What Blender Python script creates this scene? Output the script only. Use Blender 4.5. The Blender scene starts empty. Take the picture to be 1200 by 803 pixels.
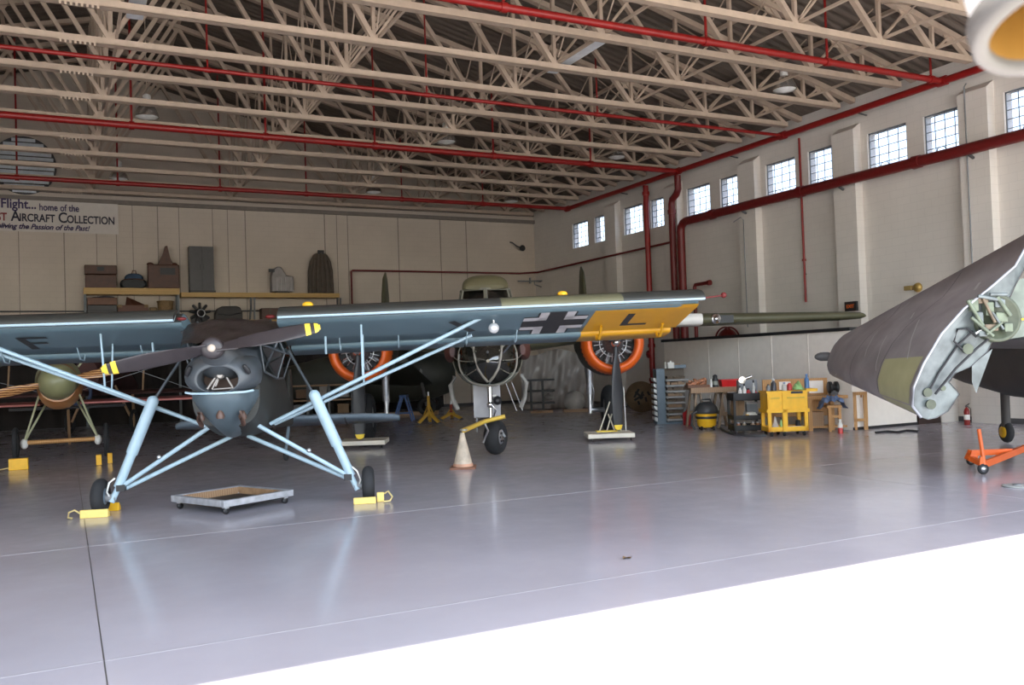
import bpy, bmesh, math, random
from mathutils import Vector, Matrix
random.seed(7)
SC = bpy.context.scene
COL = SC.collection
PI = math.pi
V3 = Vector

# ------------------------------------------------------------------ camera frame (measured from the hall's lines)
FPX, EYE = 1040.13, 1.7
YAW, PITCH, ROLL = math.radians(26.78243), math.radians(1.42346), math.radians(-1.92676)
_F = V3((math.sin(YAW)*math.cos(PITCH), math.cos(YAW)*math.cos(PITCH), math.sin(PITCH)))
_R0 = V3((math.cos(YAW), -math.sin(YAW), 0)); _U0 = _R0.cross(_F)
_R = math.cos(ROLL)*_R0 + math.sin(ROLL)*_U0
_U = -math.sin(ROLL)*_R0 + math.cos(ROLL)*_U0
_C = V3((0, 0, EYE))
def ray(x, y): return _F + (x-600)/FPX*_R - (y-401.5)/FPX*_U
def at_depth(x, y, d): return _C + ray(x, y)*d
def at_z(x, y, z=0.0):
    r = ray(x, y); return _C + r*((z-EYE)/r.z)
def at_x(x, y, X):
    r = ray(x, y); return _C + r*(X/r.x)
def at_y(x, y, Y):
    r = ray(x, y); return _C + r*(Y/r.y)
def depth(p): return (p-_C).dot(_F)
CAMRZ = -YAW            # z rotation that makes a thing's x axis run along the picture

# ------------------------------------------------------------------ materials
_mats = {}
def M(name, col, rough=.55, metal=0., var=.10, scale=6., bump=0., bscale=60., spec=.5, coat=0.):
    if name in _mats: return _mats[name]
    m = bpy.data.materials.new(name); m.use_nodes = True
    nt = m.node_tree; N = nt.nodes; L = nt.links
    b = N['Principled BSDF']
    b.inputs['Roughness'].default_value = rough
    b.inputs['Metallic'].default_value = metal
    b.inputs['Specular IOR Level'].default_value = spec
    b.inputs['Coat Weight'].default_value = coat
    tc = N.new('ShaderNodeTexCoord'); nz = N.new('ShaderNodeTexNoise')
    nz.inputs['Scale'].default_value = scale; nz.inputs['Detail'].default_value = 5
    L.new(tc.outputs['Object'], nz.inputs['Vector'])
    cr = N.new('ShaderNodeValToRGB')
    cr.color_ramp.elements[0].position = .3; cr.color_ramp.elements[1].position = .7
    lo = [max(0, c*(1-var)) for c in col]; hi = [min(1, c*(1+var)) for c in col]
    cr.color_ramp.elements[0].color = (*lo, 1); cr.color_ramp.elements[1].color = (*hi, 1)
    L.new(nz.outputs['Fac'], cr.inputs['Fac']); L.new(cr.outputs['Color'], b.inputs['Base Color'])
    if bump:
        n2 = N.new('ShaderNodeTexNoise'); n2.inputs['Scale'].default_value = bscale
        L.new(tc.outputs['Object'], n2.inputs['Vector'])
        bp = N.new('ShaderNodeBump'); bp.inputs['Strength'].default_value = bump; bp.inputs['Distance'].default_value = .02
        L.new(n2.outputs['Fac'], bp.inputs['Height']); L.new(bp.outputs['Normal'], b.inputs['Normal'])
    _mats[name] = m
    return m
def wood(name, c1, c2, scale=14., rough=.5, axis='X', coat=0.):
    if name in _mats: return _mats[name]
    m = M(name, c1, rough=rough, coat=coat)
    nt = m.node_tree; N = nt.nodes; L = nt.links
    w = N.new('ShaderNodeTexWave'); w.bands_direction = axis
    w.inputs['Scale'].default_value = scale; w.inputs['Distortion'].default_value = 3.; w.inputs['Detail'].default_value = 3
    tc = [n for n in N if n.type == 'TEX_COORD'][0]
    L.new(tc.outputs['Object'], w.inputs['Vector'])
    cr = [n for n in N if n.type == 'VALTORGB'][0]
    cr.color_ramp.elements[0].color = (*c1, 1); cr.color_ramp.elements[1].color = (*c2, 1)
    L.new(w.outputs['Fac'], cr.inputs['Fac'])
    return m
def block_wall(name, col, swap, rough=.75):
    """painted concrete block: faint courses as bump, slightly uneven paint"""
    m = M(name, col, rough=rough, var=.06, scale=.7)
    nt = m.node_tree; N = nt.nodes; L = nt.links
    tc = [n for n in N if n.type == 'TEX_COORD'][0]
    sp = N.new('ShaderNodeSeparateXYZ'); cb = N.new('ShaderNodeCombineXYZ')
    L.new(tc.outputs['Object'], sp.inputs[0])
    L.new(sp.outputs['Y' if swap else 'X'], cb.inputs['X']); L.new(sp.outputs['Z'], cb.inputs['Y'])
    br = N.new('ShaderNodeTexBrick'); br.inputs['Scale'].default_value = 1.
    br.inputs['Brick Width'].default_value = .4; br.inputs['Row Height'].default_value = .2
    br.inputs['Mortar Size'].default_value = .006; br.inputs['Mortar Smooth'].default_value = .3
    br.inputs['Color1'].default_value = (1, 1, 1, 1); br.inputs['Color2'].default_value = (.98, .98, .98, 1); br.inputs['Mortar'].default_value = (.9, .9, .9, 1)
    L.new(cb.outputs[0], br.inputs['Vector'])
    mx = N.new('ShaderNodeMix'); mx.data_type = 'RGBA'; mx.blend_type = 'MULTIPLY'; mx.inputs[0].default_value = 1
    cr = [n for n in N if n.type == 'VALTORGB'][0]
    L.new(cr.outputs['Color'], mx.inputs[6]); L.new(br.outputs['Color'], mx.inputs[7])
    L.new(mx.outputs[2], N['Principled BSDF'].inputs['Base Color'])
    return m
def glass(name, tint=(1, 1, 1), refl=.12, rough=.02):
    if name in _mats: return _mats[name]
    m = bpy.data.materials.new(name); m.use_nodes = True
    nt = m.node_tree; N = nt.nodes; L = nt.links
    N.remove(N['Principled BSDF'])
    t = N.new('ShaderNodeBsdfTransparent'); t.inputs[0].default_value = (*tint, 1)
    g = N.new('ShaderNodeBsdfGlossy'); g.inputs['Roughness'].default_value = rough
    mx = N.new('ShaderNodeMixShader'); mx.inputs[0].default_value = refl
    L.new(t.outputs[0], mx.inputs[1]); L.new(g.outputs[0], mx.inputs[2])
    L.new(mx.outputs[0], N['Material Output'].inputs['Surface'])
    _mats[name] = m
    return m

m_white_steel = M('white_steel', (0.485, 0.3783, 0.291), .55, var=.07)
m_deck = M('roof_deck', (0.1445, 0.1148, 0.0918), .7, var=.12, scale=1.5)
m_red = M('red_pipe', (0.2448, 0.00864, 0.0072), .4, var=.08, spec=.5)
m_darkred = M('dark_red_pipe', (0.1368, 0.00792, 0.0072), .45, var=.1)
m_black = M('black_paint', (.018, .018, .02), .5)
m_rubber = M('rubber', (0.021, 0.02175, 0.024), .8, var=.2)
m_dkgrey = M('dark_grey_paint', (.07, .07, .075), .5)
m_grey = M('grey_paint', (.22, .23, .24), .5)
m_steel = M('bare_steel', (.55, .56, .58), .3, metal=.9, var=.12, scale=12)
m_chrome = M('chrome', (.8, .8, .8), .12, metal=1., var=.04)
m_yellow = M('yellow_paint', (.90, .50, .02), .45)
m_paleyellow = M('pale_yellow_paint', (.84, .62, .18), .5)
m_orange = M('orange_paint', (0.72, 0.117, 0.0108), .35, var=.05)
m_wood = wood('pine', (.42, .21, .07), (.55, .30, .11), 10)
m_wood2 = wood('old_wood', (.27, .16, .085), (.36, .22, .12), 9)
m_shelf = wood('shelf_board', (.46, .28, .08), (.54, .34, .11), 5, axis='Z')
m_white = M('white_paint', (.80, .79, .75), .5, var=.05)
m_bluegrey = M('blue_grey_paint', (.15, .20, .25), .5)

# ------------------------------------------------------------------ mesh builder
class MB:
    def __init__(s): s.v = []; s.f = []; s.sm = []
    def add(s, vs, fs, smooth=False, mat=None):
        o = len(s.v)
        s.v += [(mat @ V3(p)) if mat else V3(p) for p in vs]
        s.f += [tuple(i+o for i in f) for f in fs]; s.sm += [smooth]*len(fs)
        return s
    def box(s, lo, hi, mat=None):
        x0, y0, z0 = lo; x1, y1, z1 = hi
        vs = [(x0,y0,z0),(x1,y0,z0),(x1,y1,z0),(x0,y1,z0),(x0,y0,z1),(x1,y0,z1),(x1,y1,z1),(x0,y1,z1)]
        return s.add(vs, [(0,3,2,1),(4,5,6,7),(0,1,5,4),(1,2,6,5),(2,3,7,6),(3,0,4,7)], False, mat)
    def cbox(s, c, sz, mat=None):
        return s.box([c[i]-sz[i]/2 for i in range(3)], [c[i]+sz[i]/2 for i in range(3)], mat)
    def bar(s, a, b, w, h, up=(0,0,1)):
        """rectangular bar from a to b: w sideways, h along up"""
        a, b = V3(a), V3(b); d = (b-a).normalized(); u = V3(up)
        if abs(d.dot(u)) > .97: u = V3((0,1,0)) if abs(d.y) < .9 else V3((1,0,0))
        x = d.cross(u).normalized(); u = x.cross(d)
        vs = []
        for p in (a, b):
            for i, j in ((-1,-1),(1,-1),(1,1),(-1,1)): vs.append(p + x*(i*w/2) + u*(j*h/2))
        return s.add(vs, [(0,3,2,1),(4,5,6,7),(0,1,5,4),(1,2,6,5),(2,3,7,6),(3,0,4,7)])
    def tube(s, a, b, r, r2=None, n=12, caps=True, flat=1.0):
        a, b = V3(a), V3(b); r2 = r if r2 is None else r2
        return s.rings([s._ring(a, b-a, r, n, flat), s._ring(b, b-a, r2, n, flat)], caps)
    def _ring(s, c, d, r, n, flat=1.0, up=None):
        d = V3(d).normalized(); u = V3(up) if up else V3((0,0,1))
        if abs(d.dot(u)) > .98: u = V3((0,1,0))
        x = d.cross(u).normalized(); u = x.cross(d)
        return [c + x*(r*math.cos(2*PI*k/n)) + u*(r*flat*math.sin(2*PI*k/n)) for k in range(n)]
    def path(s, pts, r, n=8, caps=True):
        pts = [V3(p) for p in pts]; rs = []
        for i, p in enumerate(pts):
            d = (pts[min(i+1, len(pts)-1)] - pts[max(i-1, 0)])
            rr = r[i] if isinstance(r, (list, tuple)) else r
            rs.append(s._ring(p, d, rr, n))
        return s.rings(rs, caps)
    def rings(s, rs, caps=True, smooth=True, closed=False):
        n = len(rs[0]); vs = [p for r in rs for p in r]; fs = []
        m = len(rs)
        for i in range(m if closed else m-1):
            j = (i+1) % m
            for k in range(n): fs.append((i*n+k, i*n+(k+1) % n, j*n+(k+1) % n, j*n+k))
        s.add(vs, fs, smooth)
        if caps and not closed:
            s.add(rs[0], [tuple(range(n-1, -1, -1))]); s.add(rs[-1], [tuple(range(n))])
        return s
    def lathe(s, prof, axis='Z', c=(0,0,0), n=24, caps=True):
        """prof: list of (radius, position along axis)"""
        c = V3(c); rs = []
        for r, t in prof:
            ring = []
            for k in range(n):
                a = 2*PI*k/n; p, q = r*math.cos(a), r*math.sin(a)
                ring.append(c + V3((p, q, t) if axis == 'Z' else (q, t, p) if axis == 'Y' else (t, p, q)))
            rs.append(ring)
        return s.rings(rs, caps)
    def torus(s, c, R, r, axis='X', n=32, m=12, flat=1.0):
        c = V3(c); rs = []
        for i in range(n):
            a = 2*PI*i/n; ring = []
            for k in range(m):
                b = 2*PI*k/m; q = R + r*math.cos(b); t = r*flat*math.sin(b)
                p = (q*math.cos(a), q*math.sin(a), t)
                ring.append(c + V3(p if axis == 'Z' else (p[1], p[2], p[0]) if axis == 'Y' else (p[2], p[0], p[1])))
            rs.append(ring)
        return s.rings(rs, closed=True)
    def sphere(s, c, r, n=16, m=10, sc=(1,1,1)):
        c = V3(c); rs = []
        for i in range(1, m):
            a = PI*i/m
            rs.append([c + V3((r*sc[0]*math.sin(a)*math.cos(2*PI*k/n), r*sc[1]*math.sin(a)*math.sin(2*PI*k/n), r*sc[2]*math.cos(a))) for k in range(n)])
        s.rings(rs, caps=True); return s
    def prism(s, poly, a, b, plane='XY'):
        """outline poly extruded between a and b along the third axis"""
        def P(u, v, t): return (u, v, t) if plane == 'XY' else (u, t, v) if plane == 'XZ' else (t, u, v)
        n = len(poly)
        vs = [P(u, v, a) for u, v in poly] + [P(u, v, b) for u, v in poly]
        fs = [tuple(range(n-1, -1, -1)), tuple(range(n, 2*n))] + [(i, (i+1) % n, n+(i+1) % n, n+i) for i in range(n)]
        return s.add(vs, fs)
    def grid(s, fn, nu, nv, smooth=True):
        vs = [fn(i/nu, j/nv) for j in range(nv+1) for i in range(nu+1)]
        fs = [(j*(nu+1)+i, j*(nu+1)+i+1, (j+1)*(nu+1)+i+1, (j+1)*(nu+1)+i) for j in range(nv) for i in range(nu)]
        return s.add(vs, fs, smooth)
    def pieces(s):
        ids = {}; par = []
        def find(i):
            while par[i] != i: par[i] = par[par[i]]; i = par[i]
            return i
        vid = []
        for p in s.v:
            k_ = (round(p[0], 5), round(p[1], 5), round(p[2], 5))
            if k_ not in ids: ids[k_] = len(par); par.append(len(par))
            vid.append(ids[k_])
        for f in s.f:
            for i in f[1:]: par[find(vid[i])] = find(vid[f[0]])
        out = {}
        for f, sm in zip(s.f, s.sm): out.setdefault(find(vid[f[0]]), []).append((f, sm))
        res = []
        for fs in out.values():
            m = MB(); mp = {}
            for f, sm in fs:
                g = []
                for i in f:
                    if i not in mp: mp[i] = len(m.v); m.v.append(s.v[i])
                    g.append(mp[i])
                m.f.append(tuple(g)); m.sm.append(sm)
            res.append(m)
        return res
    def split(s, name, mat, parent=None, **kw):
        return [m.build(name, mat, parent, **kw) for m in s.pieces()]
    def build(s, name, mat, parent=None, label=None, bevel=0., fix=True):
        me = bpy.data.meshes.new(name); me.from_pydata([tuple(p) for p in s.v], [], s.f)
        if fix:
            bm = bmesh.new(); bm.from_mesh(me); bmesh.ops.recalc_face_normals(bm, faces=bm.faces); bm.to_mesh(me); bm.free()
        for p, q in zip(me.polygons, s.sm): p.use_smooth = q
        me.materials.append(mat); me.update()
        o = bpy.data.objects.new(name, me); COL.objects.link(o)
        if parent is not None: o.parent = parent
        if label: o['label'] = label
        if bevel:
            b = o.modifiers.new('bevel', 'BEVEL'); b.width = bevel; b.segments = 2; b.limit_method = 'ANGLE'
        return o

def thing(name, label, cat, loc=(0,0,0), rz=0., group=None):
    o = bpy.data.objects.new(name, None); COL.objects.link(o)
    o.location = loc; o.rotation_euler = (0, 0, rz); o.empty_display_size = .2
    o['label'] = label; o['category'] = cat
    if group: o['group'] = group
    return o
def tag(o, label, cat, group=None):
    o['label'] = label; o['category'] = cat
    if group: o['group'] = group
    return o
def struct(o): o['kind'] = 'structure'; return o
def kids(o): return [c for c in o.children]
def dup(o, label=None, loc=None, rz=None, group=None):
    c = o.copy(); COL.objects.link(c)
    for ch in kids(o):
        d = ch.copy(); COL.objects.link(d); d.parent = c
        for g in kids(ch):
            e = g.copy(); COL.objects.link(e); e.parent = d
    if label: c['label'] = label
    if group: c['group'] = group
    if loc is not None: c.location = loc
    if rz is not None: c.rotation_euler = (0, 0, rz)
    return c
def letter(txt, size, mat, parent, name, font_italic=0., align='LEFT', bold=0.):
    cu = bpy.data.curves.new(name, 'FONT'); cu.body = txt; cu.size = size; cu.align_x = align
    cu.extrude = .004; cu.shear = font_italic; cu.offset = bold
    o = bpy.data.objects.new(name, cu); COL.objects.link(o)
    dg = bpy.context.evaluated_depsgraph_get(); dg.update()
    me = bpy.data.meshes.new_from_object(o.evaluated_get(dg))
    COL.objects.unlink(o); bpy.data.objects.remove(o)
    me.materials.clear(); me.materials.append(mat)
    n = bpy.data.objects.new(name, me); COL.objects.link(n)
    if parent is not None: n.parent = parent
    return n

# ================================================================== THE HALL
XR, XC = 18.956, .915                    # right wall, ridge line
XL = 2*XC - XR                           # left wall
YD, YB = 1.5, 35.0                       # door line and back wall
ZCH = 8.199                              # bottom chord of the trusses
DOORTOP = 7.9
def roof_z(x): return ZCH + 4.65 - .247*abs(x-XC) + .13
m_wall_r = block_wall('painted_block_side', (.71, .665, .615), True)
m_wall_b = block_wall('painted_block_back', (.57, .495, .415), False)

# --- floor: grey painted concrete, glossy
def floor_mat():
    m = M('floor_paint', (0.4446, 0.4269, 0.473), .17, var=.10, scale=.45, spec=.5)
    nt = m.node_tree; N = nt.nodes; L = nt.links
    tc = [n for n in N if n.type == 'TEX_COORD'][0]
    n2 = N.new('ShaderNodeTexNoise'); n2.inputs['Scale'].default_value = 3.; n2.inputs['Detail'].default_value = 6; n2.inputs['Roughness'].default_value = .7
    L.new(tc.outputs['Object'], n2.inputs['Vector'])
    mr = N.new('ShaderNodeMapRange'); mr.inputs['From Min'].default_value = .3; mr.inputs['From Max'].default_value = .7
    mr.inputs['To Min'].default_value = .11; mr.inputs['To Max'].default_value = .24
    L.new(n2.outputs['Fac'], mr.inputs['Value']); L.new(mr.outputs[0], N['Principled BSDF'].inputs['Roughness'])
    # scuffs: small stains with a shape of their own
    n3 = N.new('ShaderNodeTexNoise'); n3.inputs['Scale'].default_value = 1.6; n3.inputs['Detail'].default_value = 8; n3.inputs['Roughness'].default_value = .75
    mp = N.new('ShaderNodeMapping'); mp.inputs['Scale'].default_value = (.5, 1.6, 1); L.new(tc.outputs['Object'], mp.inputs[0]); L.new(mp.outputs[0], n3.inputs['Vector'])
    cr = N.new('ShaderNodeValToRGB'); cr.color_ramp.elements[0].position = .66; cr.color_ramp.elements[1].position = .78
    cr.color_ramp.elements[0].color = (1, 1, 1, 1); cr.color_ramp.elements[1].color = (.72, .69, .70, 1)
    L.new(n3.outputs['Fac'], cr.inputs[0])
    mx = N.new('ShaderNodeMix'); mx.data_type = 'RGBA'; mx.blend_type = 'MULTIPLY'; mx.inputs[0].default_value = 1
    c0 = [n for n in N if n.type == 'VALTORGB'][0]
    L.new(c0.outputs[0], mx.inputs[6]); L.new(cr.outputs[0], mx.inputs[7]); L.new(mx.outputs[2], N['Principled BSDF'].inputs['Base Color'])
    return m
struct(MB().box((XL-.3, YD, -.3), (XR+.3, YB+.3, 0)).build('floor', floor_mat()))
struct(MB().box((-60, -50, -.3), (60, YD, -.004)).build('ground_apron', M('apron_concrete', (.36, .35, .33), .8, var=.08, scale=1.)))
# floor joints
jm = M('joint_dark', (.07, .065, .06), .7); jl = M('joint_light', (.40, .39, .415), .2)
struct(MB().box((.175, 1.6, 0), (.183, 30, .0012)).build('trim_1', jm))
k = 2
for (a, b) in (((600, 702), (1000, 626)), ((0, 648), (500, 600))):
    p, q = at_z(*a), at_z(*b); y = (p.y+q.y)/2
    struct(MB().box((XL, y-.01, 0), (XR, y+.01, .0012)).build('trim_%d' % k, jl)); k += 1
struct(MB().box((9.6, 1.6, 0), (9.615, 30, .0012)).build('trim_%d' % k, jl)); k += 1

# --- right wall with two windows a bay
ZW0, ZW1 = 6.41, 7.45
YL0 = 16.44 - 3.8*4
b = MB()
b.box((XR, YD, 0), (XR+.3, YB+.3, ZW0)); b.box((XR, YD, ZW1), (XR+.3, YB+.3, roof_z(XR)))
edges = []
for n in range(9):
    yl = YL0 + 3.8*n
    for y0, y1 in ((yl-2.79, yl-1.71), (yl-1.21, yl)):
        if y0 > YD+.2 and y1 < YB: edges.append((y0, y1))
edges.sort(); prev = YD
for y0, y1 in edges:
    b.box((XR, prev, ZW0), (XR+.3, y0, ZW1)); prev = y1
b.box((XR, prev, ZW0), (XR+.3, YB+.3, ZW1))
for n in range(9):                        # pilasters
    yl = YL0 + 3.8*n; y0, y1 = yl-3.58, yl-2.84
    if y0 < YD: continue
    b.box((XR-.26, y0, 0), (XR, y1, 7.62))
    b.add([(XR-.26,y0,7.62),(XR-.26,y1,7.62),(XR,y1,7.62),(XR,y0,7.62),(XR,y1,7.8),(XR,y0,7.8)], [(0,1,4,5),(1,2,4),(0,5,3)])
struct(b.build('wall_right', m_wall_r))
m_sash = M('window_steel', (.16, .18, .21), .5)
m_pane = glass('window_glass', (.70, .73, .79), .05)
for i, (y0, y1) in enumerate(edges):
    w = MB(); t = .017; x0, x1 = XR+.06, XR+.09
    for a, c in ((y0, y0+.03), (y1-.03, y1)): w.box((x0, a, ZW0), (x1, c, ZW1))
    w.box((x0, y0, ZW0), (x1, y1, ZW0+.03)); w.box((x0, y0, ZW1-.03), (x1, y1, ZW1))
    for j in range(1, 4): y = y0+(y1-y0)*j/4; w.box((x0+.008, y-t/2, ZW0), (x1-.008, y+t/2, ZW1))
    for j in range(1, 5): z = ZW0+(ZW1-ZW0)*j/5; w.box((x0+.008, y0, z-t/2), (x1-.008, y1, z+t/2))
    o = struct(w.build('window_%d' % (i+1), m_sash))
    MB().box((x0+.015, y0+.04, ZW0+.04), (x0+.019, y1-.04, ZW1-.04)).build('pane', m_pane, o)
    MB().box((XR+.0, y0, ZW0), (XR+.14, y1, ZW0+.02)).build('window_sill', m_white, o)
    # crank handle of the opening sash, bent rod above the big pipe
    MB().path([(XR-.02, (y0+y1)/2-.12, ZW0+.05), (XR-.14, (y0+y1)/2-.10, ZW0+.16), (XR-.15, (y0+y1)/2+.05, ZW0+.14), (XR-.10, (y0+y1)/2+.14, ZW0+.02)], .012, 6).build('window_crank', m_black, o)
# --- back, left and front walls
ZT = roof_z(XC)
b = MB().prism([(XL-.3, 0), (XR+.3, 0), (XR+.3, roof_z(XR)), (XC, ZT), (XL-.3, roof_z(XL))], YB, YB+.3, 'XZ')
struct(b.build('wall_back', m_wall_b))
struct(MB().box((XL-.3, YD, 0), (XL, YB+.3, roof_z(XL))).build('wall_left', m_wall_r))
b = MB().prism([(XL-.3, DOORTOP), (XR+.3, DOORTOP), (XR+.3, roof_z(XR)), (XC, ZT), (XL-.3, roof_z(XL))], YD-.3, YD, 'XZ')
struct(b.build('wall_front', m_wall_b))
b = MB()
for x in (-15.6, -12.4, -9.3, -6.2, -3.1, 0.05, 3.15, 6.3, 9.4, 12.5, 15.6): b.box((x, YB-.012, 0), (x+.035, YB, 8.0))
for x in (-1.35, 1.1, 1.75, 2.3, 3.9, 5.1, 5.65, 9.9, 10.35, 14.4): b.box((x, YB-.02, 0), (x+.022, YB, 8.0))
struct(b.build('trim_%d' % k, M('seam', (.27, .23, .195), .8))); k += 1
struct(MB().box((XL, YB-.12, 7.98), (XR, YB, 8.13)).box((XL, YB-.06, 8.3), (XR, YB, 8.5)).build('trim_%d' % k, M('wall_band', (.20, .17, .145), .7))); k += 1
struct(MB().box((XR-.03, YD, .0), (XR, YB, .12)).build('baseboard_right', m_dkgrey))
struct(MB().box((XL, YB-.03, 0), (XR, YB, .12)).build('baseboard_back', m_dkgrey))
# --- ceiling: corrugated steel deck over a low gable
def deck(side):
    xs = XC; xe = (XR+.4) if side > 0 else (XL-.4)
    n = 260
    def fn(u, v):
        y = (YD-.35) + (YB+.35-(YD-.35))*v
        x = xs+(xe-xs)*u
        ph = (v*n) % 1.
        return (x, y, roof_z(x) + (.035 if (int(round(v*n*2)) % 4) in (0, 1) else 0))
    g = MB(); 
    vs = []; fs = []
    m2 = 2*n
    for j in range(m2+1):
        for u in (0, 1): vs.append(fn(u, j/m2))
    for j in range(m2): fs.append((2*j, 2*j+1, 2*j+3, 2*j+2))
    g.add(vs, fs)
    return g.build('ceiling', m_deck)
struct(deck(1)); struct(deck(-1))
struct(MB().prism([(XL-.5, roof_z(XL)+.06), (XC, ZT+.06), (XR+.5, roof_z(XR)+.06), (XR+.5, roof_z(XR)+.22), (XC, ZT+.22), (XL-.5, roof_z(XL)+.22)], YD-.35, YB+.35, 'XZ').build('ceiling_cover', m_deck))

# ------------------------------------------------------------------ roof trusses
UX = [0., 4.694, 8.819, 12.156, 14.528, 16.166, 17.35]
def top_z(u): return ZCH + 4.65 - .247*abs(u) - .02
def truss(y, label):
    t = thing('roof_truss', label, 'roof truss', (XC, y, ZCH), 0, 'white steel roof trusses')
    e = XR-XC-.10
    MB().box((-e+.55, -.085, -.065), (e-.55, .085, -.045)).box((-e+.55, -.085, -.065), (e-.55, -.065, .065)).box((-e+.55, .065, -.065), (e-.55, .085, .065)).build('bottom_chord', m_white_steel, t)
    for s in (-1, 1):
        MB().bar((0, 0, top_z(0)-ZCH), (s*e, 0, top_z(e)-ZCH), .16, .13).build('top_chord', m_white_steel, t)
    for s in (-1, 1):
        for i in range(6):
            u0, u1 = UX[i], UX[i+1]
            um = (u0+u1)/2; zm = top_z(um)-ZCH-.04
            thick = .115 if i < 5 else .09
            MB().bar((s*u0, 0, .03), (s*um, 0, zm), .05 if i else .09, .05 if i else .09, (0,1,0)).build('diagonal', m_white_steel, t)
            MB().bar((s*um, 0, zm), (s*u1, 0, .03), .10, thick, (0,1,0)).build('diagonal', m_white_steel, t)
            if i or s > 0:
                MB().bar((s*u0, 0, .03), (s*u0, 0, top_z(u0)-ZCH-.05), .075, .075, (0,1,0)).build('vertical', m_white_steel, t)
            g = MB().prism([(s*u0-.16, -.05), (s*u0+.16, -.05), (s*u0+.13, .16), (s*u0-.13, .16)], -.012, .012, 'XZ')
            if i or s > 0: g.build('gusset', m_white_steel, t)
            MB().prism([(s*um-.22, zm+.05), (s*um+.22, zm+.05), (s*um+.10, zm-.14), (s*um-.10, zm-.14)], -.012, .012, 'XZ').build('gusset', m_white_steel, t)
    g = MB().prism([(-.92, .03), (-.26, .03)] + [p for q in range(8) for p in ((-.26-q*.084, -.12), (-.30-q*.084, -.12), (-.30-q*.084, -.07), (-.344-q*.084, -.07))], -.10, -.086, 'XZ')
    g.build('splice_plate', m_white_steel, t)
    return t
ordn = ['first', 'second', 'third', 'fourth', 'fifth', 'sixth', 'seventh', 'eighth', 'ninth', 'tenth', 'eleventh', 'twelfth', 'thirteenth', 'fourteenth', 'fifteenth', 'sixteenth']
TY = [12.963+1.9*kk for kk in range(-3, 12)]
proto = None
for i, y in enumerate(TY):
    lab = 'white steel roof truss, %s counted from the back wall' % ordn[len(TY)-1-i]
    if proto is None: proto = truss(y, lab)
    else: dup(proto, lab, (XC, y, ZCH))
# bracing that runs along the hall between the trusses
rown = ['under the ridge', 'first row right of the ridge', 'second row right of the ridge', 'third row right of the ridge', 'fourth row right of the ridge', 'outermost row by the window wall']
for i in range(6):
    for s in ((1, -1) if i in (1, 2) else (1,)):
        x = XC + s*UX[i]
        lab = rown[i] if s > 0 else rown[i].replace('right', 'left')
        t = thing('bracing_line', 'thin white bracing rods between trusses, ' + lab, 'roof bracing', (x, 0, ZCH), 0, 'bracing rows along the roof')
        MB().bar((.11*s, TY[0], .115), (.11*s, YB-.1, .115), .055, .055).build('strut', m_white_steel, t)
        h = top_z(UX[i])-ZCH-.25
        for j in range(len(TY)-1):
            y0, y1 = TY[j]+.14, TY[j+1]-.14
            if h > .5:
                MB().tube((-.05, y0, .12), (-.05, y1, h), .017, n=6).build('rod', m_white_steel, t)
                MB().tube((.02, y0, h), (.02, y1, .18), .017, n=6).build('rod', m_white_steel, t)
# purlins of the roof
for s in (1, -1):
    for i, u in enumerate((2.35, 6.76, 10.5, 13.35, 15.35)):
        x = XC+s*u; z = top_z(u)+.055
        o = MB().box((x-.05, YD, z), (x+.05, YB, z+.08)).build('roof_purlin', m_white_steel)
        tag(o, 'white purlin under the roof deck, %s on the %s slope' % (['nearest the ridge', 'second below the ridge', 'middle one', 'second above the eave', 'nearest the eave'][i], 'right' if s > 0 else 'left'), 'purlin', 'roof purlins')

# ------------------------------------------------------------------ red sprinkler pipes
XP, ZP = XR-.52, 7.98
def flange(b, p, axis, r): b.lathe([(r, -.03), (r, .03)], axis, p, 12)
t = thing('sprinkler_main', 'red sprinkler main along the top of the right wall above the windows', 'pipe', (XP, 0, ZP), 0, 'red sprinkler pipes')
MB().tube((0, YD, 0), (0, 31.2, 0), .085, n=14).build('pipe', m_red, t)
for y in (13.77, 18.94, 23.82, 31.1): MB().lathe([(.115, -.12), (.115, .12)], 'Y', (0, y, 0), 14).build('pipe_joint', m_red, t)
for y in (5., 9., 16.4, 21.4, 27.5):
    MB().bar((0, y, 0), (.5, y, -.05), .03, .03).build('wall_bracket', m_dkgrey, t)
def cross_main(y, r, px, label, zz=ZP, up=1.2):
    t = thing('sprinkler_branch', label, 'pipe', (0, y, zz), 0, 'red sprinkler pipes')
    MB().tube((XL+.4, 0, 0), (XP-.09, 0, 0), r, n=12).build('pipe', m_red, t)
    for x in px:
        P = at_y(x[0], x[1], y)
        MB().tube((P.x, 0, 0), (P.x, 0, roof_z(P.x)-zz-.15), .028 if r > .05 else .02, n=8).build('riser', m_red, t)
        MB().lathe([(r*1.3, -.06), (r*1.3, .06)], 'X', (P.x, 0, 0), 12).build('pipe_joint', m_red, t)
    return t
cross_main(13.77, .072, [(827, 36), (969, 62), (1091, 91), (590, 2)], 'nearest red sprinkler pipe crossing under the trusses, top right of the hall')
cross_main(18.94, .045, [(243, 77), (500, 105), (700, 130)], 'thin red sprinkler pipe crossing the hall behind the nearest red pipe')
cross_main(23.82, .085, [(154, 138), (311, 149), (439, 162), (578, 175), (692, 184)], 'thick red sprinkler pipe crossing mid hall to the elbow above the windows')
cross_main(31.1, .075, [(20, 211), (138, 216), (258, 222), (359, 227), (471, 234), (566, 239)], 'farthest red sprinkler pipe crossing the hall before the back wall')
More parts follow.
